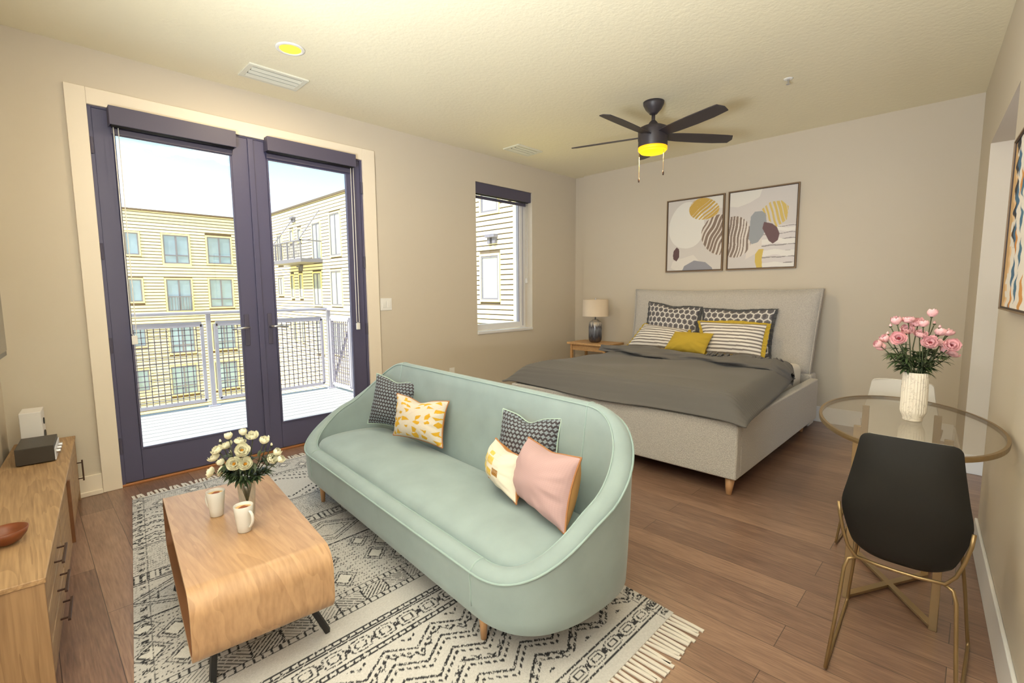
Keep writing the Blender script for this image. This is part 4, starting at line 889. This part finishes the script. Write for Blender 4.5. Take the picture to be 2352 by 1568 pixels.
cushion('bed_pillow', 'small plain mustard pillow in front of the striped ones', 'pillow', [(4.735, 2.255, .852), (4.735, 1.855, .852), (4.61, 1.89, .66), (4.61, 2.32, .66)], .13, plainf((188, 160, 54)), back=(206, 172, 50), n=90, seed=15, wr=.009, pinch=.04, mat=None)

# ---------------------------------------------------------------- NIGHTSTAND + LAMP
t = thing('nightstand', 'small oak nightstand in the corner left of the bed', 'nightstand', (5.0, 3.40, 0))
obj('top', MB().box(4.80, 5.19, 3.13, 3.72, .612, .638), m_nswood, t, bevel=.004)
for x in (4.84, 5.15):
    for y in (3.18, 3.67): obj('leg', MB().bar((x, y, 0), (x, y, .612), .028), m_nswood, t)
obj('apron', MB().box(4.84, 5.15, 3.18, 3.67, .54, .612), m_nswood, t)
def lampmat():
    m = bpy.data.materials.new('reactive_glaze'); m.use_nodes = True; t = m.node_tree; b = t.nodes['Principled BSDF']; b.inputs['Roughness'].default_value = .18
    tcn = t.nodes.new('ShaderNodeTexCoord'); sx = t.nodes.new('ShaderNodeSeparateXYZ'); t.links.new(tcn.outputs['Object'], sx.inputs[0])
    mr = t.nodes.new('ShaderNodeMapRange'); mr.inputs['From Min'].default_value = .655; mr.inputs['From Max'].default_value = .93; t.links.new(sx.outputs['Z'], mr.inputs[0])
    mp = t.nodes.new('ShaderNodeMapping'); mp.inputs['Scale'].default_value = (30, 30, 5); n = t.nodes.new('ShaderNodeTexNoise'); n.inputs['Scale'].default_value = 1.6; n.inputs['Detail'].default_value = 5
    t.links.new(tcn.outputs['Object'], mp.inputs[0]); t.links.new(mp.outputs[0], n.inputs['Vector'])
    a = t.nodes.new('ShaderNodeMath'); a.operation = 'MULTIPLY_ADD'; a.inputs[1].default_value = .7; t.links.new(n.outputs[0], a.inputs[0]); t.links.new(mr.outputs[0], a.inputs[2])
    s = t.nodes.new('ShaderNodeMath'); s.operation = 'SUBTRACT'; s.inputs[1].default_value = .35; t.links.new(a.outputs[0], s.inputs[0])
    ra = t.nodes.new('ShaderNodeValToRGB'); e = ra.color_ramp.elements; e[0].position = .02; e[0].color = col4((86, 72, 64)); e[1].position = 1; e[1].color = col4((222, 200, 170))
    for p_, c_ in ((.18, (64, 62, 68)), (.5, (120, 122, 130)), (.68, (86, 84, 88)), (.82, (190, 180, 168))): k = e.new(p_); k.color = col4(c_)
    t.links.new(s.outputs[0], ra.inputs[0]); t.links.new(ra.outputs[0], b.inputs['Base Color']); return m
lxp, lyp = 4.99, 3.42
t = thing('table_lamp', 'table lamp with drip-glazed grey base and beige drum shade', 'lamp', (lxp, lyp, .638))
obj('lamp_base', MB().lathe((lxp, lyp, .638), [(0, 0), (.05, .001), (.068, .010), (.080, .035), (.082, .06), (.082, .215), (.078, .245), (.062, .262), (.045, .270), (.036, .276), (.036, .285), (0, .286)], 48), lampmat(), t, smooth=True)
obj('neck', MB().tube([(lxp, lyp, .92), (lxp, lyp, 1.02)], .009, 12), m_silver, t, smooth=True)
m_shade = M('beige_linen_shade', (222, 204, 182), .9, bump=(500, .3, .001))
sh_ = obj('lamp_shade', MB().lathe((lxp, lyp, 0), [(.162, .963), (.160, .966), (.155, 1.170), (.152, 1.170), (.157, .963), (.162, .963)], 56), m_shade, t, smooth=False)
sh_.data.polygons.foreach_set('use_smooth', [True]*len(sh_.data.polygons))
obj('finial', MB().tube([(lxp, lyp, 1.165), (lxp, lyp, 1.185)], .006, 10).bar((lxp-.153, lyp, 1.163), (lxp+.153, lyp, 1.163), .003), m_silver, t)

# ---------------------------------------------------------------- DINING TABLE, CHAIRS, PINK FLOWERS
tx, ty, ta, txx, tyy = 2.466, .190, .172, .503, .290
def el(a, rx, ry_, z):
    x, y = rx*math.cos(a), ry_*math.sin(a); c_, s_2 = math.cos(ta), math.sin(ta); return (tx+x*c_-y*s_2, ty+x*s_2+y*c_, z)
t = thing('dining_table', 'glass-topped round dining table with brass rim and cross base', 'table', (tx, ty, 0))
n = 96; e = .010
mb = MB().add([el(2*PI*k/n, txx-e, tyy-e, z) for z in (.741, .751) for k in range(n)], [tuple(range(n-1, -1, -1)), tuple(range(n, 2*n))]+[(k, (k+1) % n, n+(k+1) % n, n+k) for k in range(n)])
obj('glass_top', mb, m_tglass, t)
vs = [el(2*PI*k/n, txx-d, tyy-d, z) for d, z in ((e, .735), (0, .735), (-.001, .744), (0, .752), (e, .752)) for k in range(n)]
obj('metal_rim', MB().add(vs, [(i*n+k, i*n+(k+1) % n, ((i+1) % 5)*n+(k+1) % n, ((i+1) % 5)*n+k) for i in range(5) for k in range(n)]), m_gold, t)
LG = [(2.31, .32), (2.30, .048), (2.735, .352), (2.715, .098)]
for x, y in LG: obj('leg', MB().box(x-.006, x+.006, y-.013, y+.013, 0, .735), m_goldd, t, bevel=.0015)
obj('cross_bar', MB().bar((2.31, .32, .014), (2.715, .098, .014), .026, .012), m_goldd, t, bevel=.001)
obj('cross_bar', MB().bar((2.30, .048, .0145), (2.735, .352, .0145), .026, .0115), m_goldd, t, bevel=.001)
def chair(x0, y0, rz, label, group, ksc=1.0):
    c_, s_2 = math.cos(rz), math.sin(rz)
    def T(x, y, z): return (x0+x*c_-y*s_2, y0+x*s_2+y*c_, z)
    t = thing('dining_chair', label, 'chair', (x0, y0, 0), group)
    prof = [(.028, .812, .124), (.018, .76, .131), (.006, .70, .141), (-.004, .63, .153), (-.008, .58, .164), (-.007, .54, .160), (-.003, .49, .147), (.002, .44, .131), (.012, .408, .122), (.045, .388, .118), (.11, .388, .125), (.18, .398, .140), (.26, .415, .150), (.34, .425, .148), (.385, .43, .132), (.40, .425, .110)]
    # resample
    from_ = np.array(prof); d = np.r_[0, np.cumsum(np.hypot(np.diff(from_[:, 0]), np.diff(from_[:, 1])))]; ss = np.r_[np.linspace(0, .03, 9)[:-1], np.linspace(.03, d[-1]-.03, 44), np.linspace(d[-1]-.03, d[-1], 9)[1:]]
    pr = np.stack([np.interp(ss, d, from_[:, k]) for k in range(3)], 1)
    for _ in range(2): pr[1:-1] = (pr[:-2]+2*pr[1:-1]+pr[2:])/4
    nu = 29; u = np.linspace(-1, 1, nu); Go = np.zeros((60, nu, 3)); Gi = Go.copy(); r = .022
    for i in range(60):
        x, z, w = pr[i]; s = ss[i]
        if s < r: w = w-r+r*math.sqrt(max(0, 1-(1-s/r)**2))
        e_ = ss[-1]-s
        if e_ < r: w = w-r+r*math.sqrt(max(0, 1-(1-e_/r)**2))
        j0, j1 = max(i-1, 0), min(i+1, 59); tx_, tz_ = pr[j1, 0]-pr[j0, 0], pr[j1, 1]-pr[j0, 1]; ln = math.hypot(tx_, tz_); nx_, nz_ = -tz_/ln, tx_/ln  # normal to the seat side
        wrap = .030 if s > .12 else .016+.014*s/.12
        for j in range(nu):
            q = wrap*abs(u[j])**3.2; X = x+nx_*q; Z = z+nz_*q
            Go[i, j] = T(X, w*u[j], Z); Gi[i, j] = T(X+nx_*.009, w*u[j]*.985, Z+nz_*.009)
    so_ = obj('outer_shell', MB().grid(Go), m_shellb, t, smooth=True)
    mbi = MB().grid(Gi[::-1]); obj('inner_shell', mbi, m_shellw, so_, smooth=True)
    pf, pb = per(Go), per(Gi); G = np.array([pf, pb]); G = np.concatenate([G, G[:, :1]], 1); obj('shell_edge', MB().grid(G), m_shellw, so_, smooth=True)
    # brass rail hugging the shell
    fr = obj('frame_rail', MB().tube([T(-.004, .165, .572), T(-.008, .160, .535), T(-.006, .149, .480), T(-.002, .134, .430), T(.010, .112, .392), (T(.018, .05, .382)), T(.020, 0, .380), T(.018, -.05, .382), T(.010, -.112, .392), T(-.002, -.134, .430), T(-.006, -.149, .480), T(-.008, -.160, .535), T(-.004, -.163, .572)], .0055, 10), m_gold, t, smooth=True)
    for s in (1, -1):
        pts = [(.014, s*.108, .390), (.004, s*.130, .380), (-.004, s*.139, .35), (-.03, s*.150, .18), (-.072, s*.162, .012), (-.066, s*.163, .0065), (-.05, s*.164, .0065), (.17, s*.172, .0065), (.385, s*.180, .0065), (.400, s*.180, .012), (.398, s*.178, .03), (.36, s*.160, .22), (.32, s*.140, .395), (.28, s*.10, .402)]
        obj('leg', MB().tube([T(*q) for q in pts], .0055, 10), m_gold, t, smooth=True)
chair(1.872, .131, 0, 'black-backed moulded chair with brass wire legs, nearest the camera', None)
chair(3.175, .262, PI, 'white moulded chair facing the camera on the far side of the glass table', None)
# fluted vase
vx, vy, vz = 2.469, .166, .752
t = thing('fluted_vase', 'white marbled fluted vase with pink flowers on the glass table', 'vase', (vx, vy, vz))
def marble():
    m = bpy.data.materials.new('veined_marble'); m.use_nodes = True; t = m.node_tree; b = t.nodes['Principled BSDF']; b.inputs['Roughness'].default_value = .45
    tcn = t.nodes.new('ShaderNodeTexCoord'); n = t.nodes.new('ShaderNodeTexNoise'); n.inputs['Scale'].default_value = 16; n.inputs['Detail'].default_value = 6; n.inputs['Distortion'].default_value = 1.2
    t.links.new(tcn.outputs['Object'], n.inputs['Vector']); ra = t.nodes.new('ShaderNodeValToRGB'); e = ra.color_ramp.elements
    e[0].position = .485; e[0].color = col4((232, 222, 206)); e[1].position = .515; e[1].color = col4((232, 222, 206)); k = e.new(.50); k.color = col4((196, 184, 168))
    t.links.new(n.outputs[0], ra.inputs[0]); t.links.new(ra.outputs[0], b.inputs['Base Color']); return m
nf = 28; na = nf*8; rows = []
for (r, z, fl) in ((.0, .0, 0), (.029, .0, 0), (.032, .004, 0), (.031, .010, 0), (.035, .022, 0), (.040, .032, .5), (.0415, .04, 1), (.0415, .11, 1), (.0405, .190, 1), (.0400, .196, .6), (.0375, .196, 0), (.037, .19, 0), (.037, .03, 0), (0, .03, 0)):
    rows.append([(vx+(r-.0022*fl*abs(math.sin(k*PI*nf/na))**.6 + .0011*fl)*math.cos(2*PI*k/na), vy+(r-.0022*fl*abs(math.sin(k*PI*nf/na))**.6+.0011*fl)*math.sin(2*PI*k/na), vz+z) for k in range(na+1)])
obj('vase_body', MB().grid(np.array(rows)[::-1]), marble(), t, smooth=True)
Kf = [(2.519,.135,1.174,'m','topmost pink bud standing above the pink bouquet'),(2.397,.231,1.147,'m','round pink bud at the upper left of the pink bouquet'),(2.429,.199,1.152,'s','open pink bloom at the top left of centre'),(2.477,.175,1.14,'s','pink bloom at the back of the top row'),(2.456,.155,1.137,'r','round pink bloom at the top centre right'),(2.348,.217,1.088,'O','large open pink bloom at the left front'),(2.389,.26,1.077,'m','pink bud on the left, above the lowest pair'),(2.343,.275,1.059,'m','pink bud farthest left'),(2.379,.267,1.046,'m','pink bud lowest on the left'),(2.43,.201,1.114,'s','pale bloom between the large left one and the centre'),(2.455,.162,1.096,'s','wide cupped pink bloom in the centre'),(2.441,.13,1.07,'O','open pink bloom with dark centre, right of the middle'),(2.515,.109,1.101,'r','round pink bloom in the upper right'),(2.535,.086,1.1,'s','pink bloom behind the right-hand bud'),(2.509,.102,1.059,'r','round pink bloom at the right, left of the largest'),(2.484,.07,1.06,'O','largest open pink bloom at the far right'),(2.573,.07,1.016,'s','lowest pink bloom on the far right'),(2.549,.094,1.032,'m','small pink bloom low on the right'),(2.417,.251,1.13,'b','tiny bud at the left edge of the pink bouquet'),(2.562,.128,1.138,'b','tiny green bud right of the topmost bloom'),(2.572,.111,1.122,'b','tiny green bud in the upper right'),(2.598,.085,1.109,'b','tiny bud highest on the far right'),(2.433,.26,1.097,'b','tiny pinkish bud above the left buds')]
for i, (x, y, z, k, lab) in enumerate(Kf):
    a = math.atan2(y-vy, x-vx)+rr.uniform(-.4, .4); r = rr.uniform(.008, .02)
    flower(k, 0, (x, y, z), (vx-.5*r*math.cos(a), vy-.5*r*math.sin(a), vz+.04), (vx+r*math.cos(a)*1.3, vy+r*math.sin(a)*1.3, vz+.200), (m_pk, m_stem2, m_leaf2, m_stamp), lab, 'flower', None, 'pink_peony', 300+i, .74 if k in 'mb' else .66)

# ---------------------------------------------------------------- OUTSIDE: BALCONY
struct('balcony_deck_base', MB().box(-1.3, 3.05, D+.2, 6.42, -.30, -.045), m_deckd, 'balcony floor structure')
mb = MB(); y = D+.19
while y < 6.36: mb.box(-1.3, 3.0, y, min(y+.127, 6.40), -.045, -.018); y += .140
struct('balcony_decking', mb, m_deck, 'grey composite boards of the balcony floor')
def panel(t, A_, B_, z0, z1):
    A_ = Vector((*A_, 0)); B_ = Vector((*B_, 0)); d = (B_-A_); ln = d.length; d.normalize(); f = .034
    m_ = MB(); up = Vector((0, 0, 1))
    m_.bar(A_+up*z0, B_+up*z0, f, f); m_.bar(A_+up*z1, B_+up*z1, f, f+.02); m_.bar(A_+up*z0, A_+up*z1, f); m_.bar(B_+up*z0, B_+up*z1, f)
    pf_ = obj('railing_panel', m_, m_alu, t); w = MB(); n = int(ln/.055)
    for i in range(1, n): q = A_+d*ln*i/n; w.bar(q+up*z0, q+up*z1, .014, .008)
    n = int((z1-z0)/.055)
    for i in range(1, n): z = z0+(z1-z0)*i/n; w.bar(A_+up*z, B_+up*z, .014, .008)
    obj('wire_mesh', w, m_wire, pf_)
t = thing('balcony_railing', 'silver metal balcony railing with square mesh panels', 'railing', (1.2, 6.3, 0))
yr = 6.30; posts = [(-1.2, yr), (.12, yr), (1.49, yr), (2.90, yr), (2.90, 5.62), (2.90, 4.34)]
for x, y in posts: obj('post', MB().box(x-.022, x+.022, y-.022, y+.022, -.012, 1.045).box(x-.06, x+.06, y-.05, y+.05, -.017, -.007), m_alu, t)
obj('top_rail', MB().box(-1.25, 2.935, yr-.035, yr+.035, 1.045, 1.078).box(2.865, 2.935, 4.22, yr-.035, 1.045, 1.078), m_alu, t, bevel=.006)
for (a, b) in (((-1.12, yr), (.04, yr)), ((.20, yr), (1.42, yr)), ((1.56, yr), (2.80, yr)), ((2.90, 6.22), (2.90, 5.70)), ((2.90, 5.54), (2.90, 4.42))): panel(t, a, b, .06, .935)
o = tag(obj('tie_rod', MB().tube([(2.96, 6.38, .0), (2.96, 4.22, 3.25)], .02, 12), m_alu, smooth=True), 'slanting silver rod at the right end of the balcony', 'rod')
# own building's upper facade above the doors
# ---------------------------------------------------------------- OUTSIDE: BUILDINGS
m_sidY = M('yellow_cream_siding', (242, 232, 190), .8); m_sidX = M('pale_cream_siding', (240, 230, 196), .8); m_gap = M('siding_shade_dark', (96, 78, 52), .9)
m_gapX = M('siding_shade_brown', (92, 82, 68), .9); m_ytrim = M('yellow_window_trim', (244, 226, 160), .8); m_wfr = M('grey_window_frame', (112, 112, 124), .6)
m_pane = M('painted_sky_pane', (132, 158, 176), .12, spec=.8, var=(.5, .25)); m_panex = M('pale_painted_sky_pane', (170, 176, 168), .15, spec=.7, var=(.6, .2))  # sky reflection is put into these base colours
def facade(t, axis, c, a0, a1, z0, z1, mat, gapm, pitch, gap, wins, toward):
    """axis 'y': plane y=c spanning x a0..a1 ; axis 'x': plane x=c spanning y a0..a1. toward = -1 faces the camera"""
    def B(mb, p0, p1, q0, q1, z0_, z1_):
        if axis == 'y': mb.box(p0, p1, min(c+q0*toward, c+q1*toward), max(c+q0*toward, c+q1*toward), z0_, z1_)
        else: mb.box(min(c+q0*toward, c+q1*toward), max(c+q0*toward, c+q1*toward), p0, p1, z0_, z1_)
        return mb
    obj('wall', B(MB(), a0, a1, -9, -.02, z0, z1), gapm, t)  # dark backing colour paints the shade in the gaps between boards
    mb = MB(); z = z0
    while z < z1-.01:
        zt = min(z+pitch-gap, z1); segs = [(a0, a1)]
        for (w0, w1, wz0, wz1, k) in wins:
            if wz0-.09 < zt and wz1+.09 > z:
                ns_ = []
                for s0, s1 in segs:
                    if w0-.1 > s0 and w0-.1 < s1: ns_.append((s0, w0-.1))
                    if w1+.1 < s1 and w1+.1 > s0: ns_.append((w1+.1, s1))
                    if w1+.1 <= s0 or w0-.1 >= s1: ns_.append((s0, s1))
                segs = ns_
        for s0, s1 in segs: B(mb, s0, s1, -.02, .02, z, zt)
        z += pitch
    obj('siding', mb, mat, t)
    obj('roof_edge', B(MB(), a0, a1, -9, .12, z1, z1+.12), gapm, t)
    for (w0, w1, wz0, wz1, k) in wins:
        f = B(MB(), w0-.08, w0, -.02, .05, wz0-.09, wz1+.09); B(f, w1, w1+.08, -.02, .05, wz0-.09, wz1+.09); B(f, w0, w1, -.02, .05, wz0-.09, wz0); B(f, w0, w1, -.02, .05, wz1, wz1+.09)
        wo = obj('window', f, m_ytrim, t); g = .07
        h = B(MB(), w0, w0+g, -.02, .03, wz0, wz1); B(h, w1-g, w1, -.02, .03, wz0, wz1); B(h, w0+g, w1-g, -.02, .03, wz0, wz0+g); B(h, w0+g, w1-g, -.02, .03, wz1-g, wz1)
        if k >= 2: m0 = (w0+w1)/2; B(h, m0-g*.7, m0+g*.7, -.02, .03, wz0+g, wz1-g)
        if k == 3: zz_ = wz0+(wz1-wz0)*.27; B(h, w0+g, w1-g, -.02, .031, zz_, zz_+g)
        obj('window_frame', h, m_wfr, wo); obj('pane', B(MB(), w0+g, w1-g, -.02, .0, wz0+g, wz1-g), m_pane if axis == 'y' else m_panex, wo)
b1 = thing('apartment_building', 'yellow-cream sided apartment building straight across the courtyard', 'building', (5, 38, -8))
WN = [(4.85, 5.52, 3.72, 5.08, 1), (6.77, 8.18, 3.24, 5.08, 3), (9.25, 10.68, 3.30, 5.12, 3), (4.85, 5.50, .80, 2.20, 1), (6.77, 8.15, .15, 2.22, 2), (9.22, 10.62, .34, 2.26, 3), (4.83, 5.48, -2.03, -.78, 1), (6.75, 8.12, -2.64, -.82, 3), (4.80, 5.48, -4.9, -3.55, 1), (6.65, 8.1, -5.4, -3.52, 3), (9.2, 10.6, -2.6, -.8, 3), (9.2, 10.6, -5.4, -3.5, 3), (1.8, 3.2, 3.3, 5.1, 3), (1.8, 3.2, .3, 2.2, 3)]
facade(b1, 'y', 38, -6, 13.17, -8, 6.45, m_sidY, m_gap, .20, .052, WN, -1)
fo = MB()
for k in range(9): fo.box(6.85+k*.155, 6.88+k*.155, 37.86, 37.89, .2, 1.05)
fo.box(6.8, 8.15, 37.85, 37.90, 1.05, 1.12)
obj('juliet_railing', fo, m_wfr, b1)
b2 = thing('apartment_building', 'pale siding building wing on the right, with a projecting balcony', 'building', (13.2, 25, -8))
WX = [(35.3, 36.2, 3.32, 5.28, 2), (33.35, 33.85, 4.7, 5.45, 1), (32.05, 32.55, 4.62, 5.42, 1), (29.2, 30.3, 3.35, 5.55, 2), (26.6, 27.85, 3.45, 5.85, 2), (35.5, 36.4, 1.15, 2.36, 2), (33.62, 34.05, .98, 2.45, 1), (32.2, 32.65, .98, 2.47, 1), (29.4, 30.45, .5, 2.5, 2), (26.7, 28.0, .53, 2.55, 2), (13.6, 14.55, 4.38, 5.6, 1), (13.58, 14.58, .95, 2.68, 1), (29.4, 30.4, -2.5, -.5, 2), (26.7, 28.0, -2.4, -.5, 2), (33.6, 34.0, -2.0, -.5, 1), (32.2, 32.6, -2.0, -.5, 1)]
facade(b2, 'x', 13.2, 12.7, 38, -8, 6.85, m_sidX, m_gapX, .195, .050, WX, -1)
obj('corner_trim', MB().box(13.1, 13.3, 12.55, 12.7, -8, 6.85), m_ytrim, b2)
bal = obj('balcony_slab', MB().box(11.85, 13.2, 29.0, 34.0, 3.12, 3.34), m_wfr, b2)
f = MB().box(11.85, 13.15, 29.0, 29.06, 4.36, 4.43).box(11.85, 11.92, 29.0, 34.0, 4.36, 4.43).box(11.85, 13.15, 33.94, 34, 4.36, 4.43)
for y in (29.0, 30.0, 31.0, 32.0, 33.0, 33.94): f.box(11.85, 11.92, y, y+.06, 3.34, 4.36)
for i in range(40): f.box(11.87, 11.89, 29.06+i*.122, 29.085+i*.122, 3.4, 4.36)
obj('balcony_railing', f, m_wfr, b2)
obj('support_rod', MB().tube([(11.9, 29.4, 4.4), (13.2, 29.2, 6.3)], .035, 6).tube([(11.9, 33.4, 4.4), (13.2, 33.2, 6.2)], .035, 6), m_wfr, b2)
for y, z in ((13.85, 3.32), (33.0, 6.1), (32.2, 2.9)):
    obj('wall_light', MB().box(12.95, 13.2, y-.26, y+.26, z+.05, z+.17).box(13.05, 13.2, y-.20, y-.05, z-.18, z+.05).box(13.05, 13.2, y+.08, y+.23, z-.18, z+.05), m_wfr, b2)
struct('courtyard_ground', MB().box(-30, 60, 6.6, 60, -8.2, -8.0), M('yellowish_gravel', (226, 208, 130), .9, var=(1.5, .2)), 'ground of the courtyard')  # yellowish ground with random tone
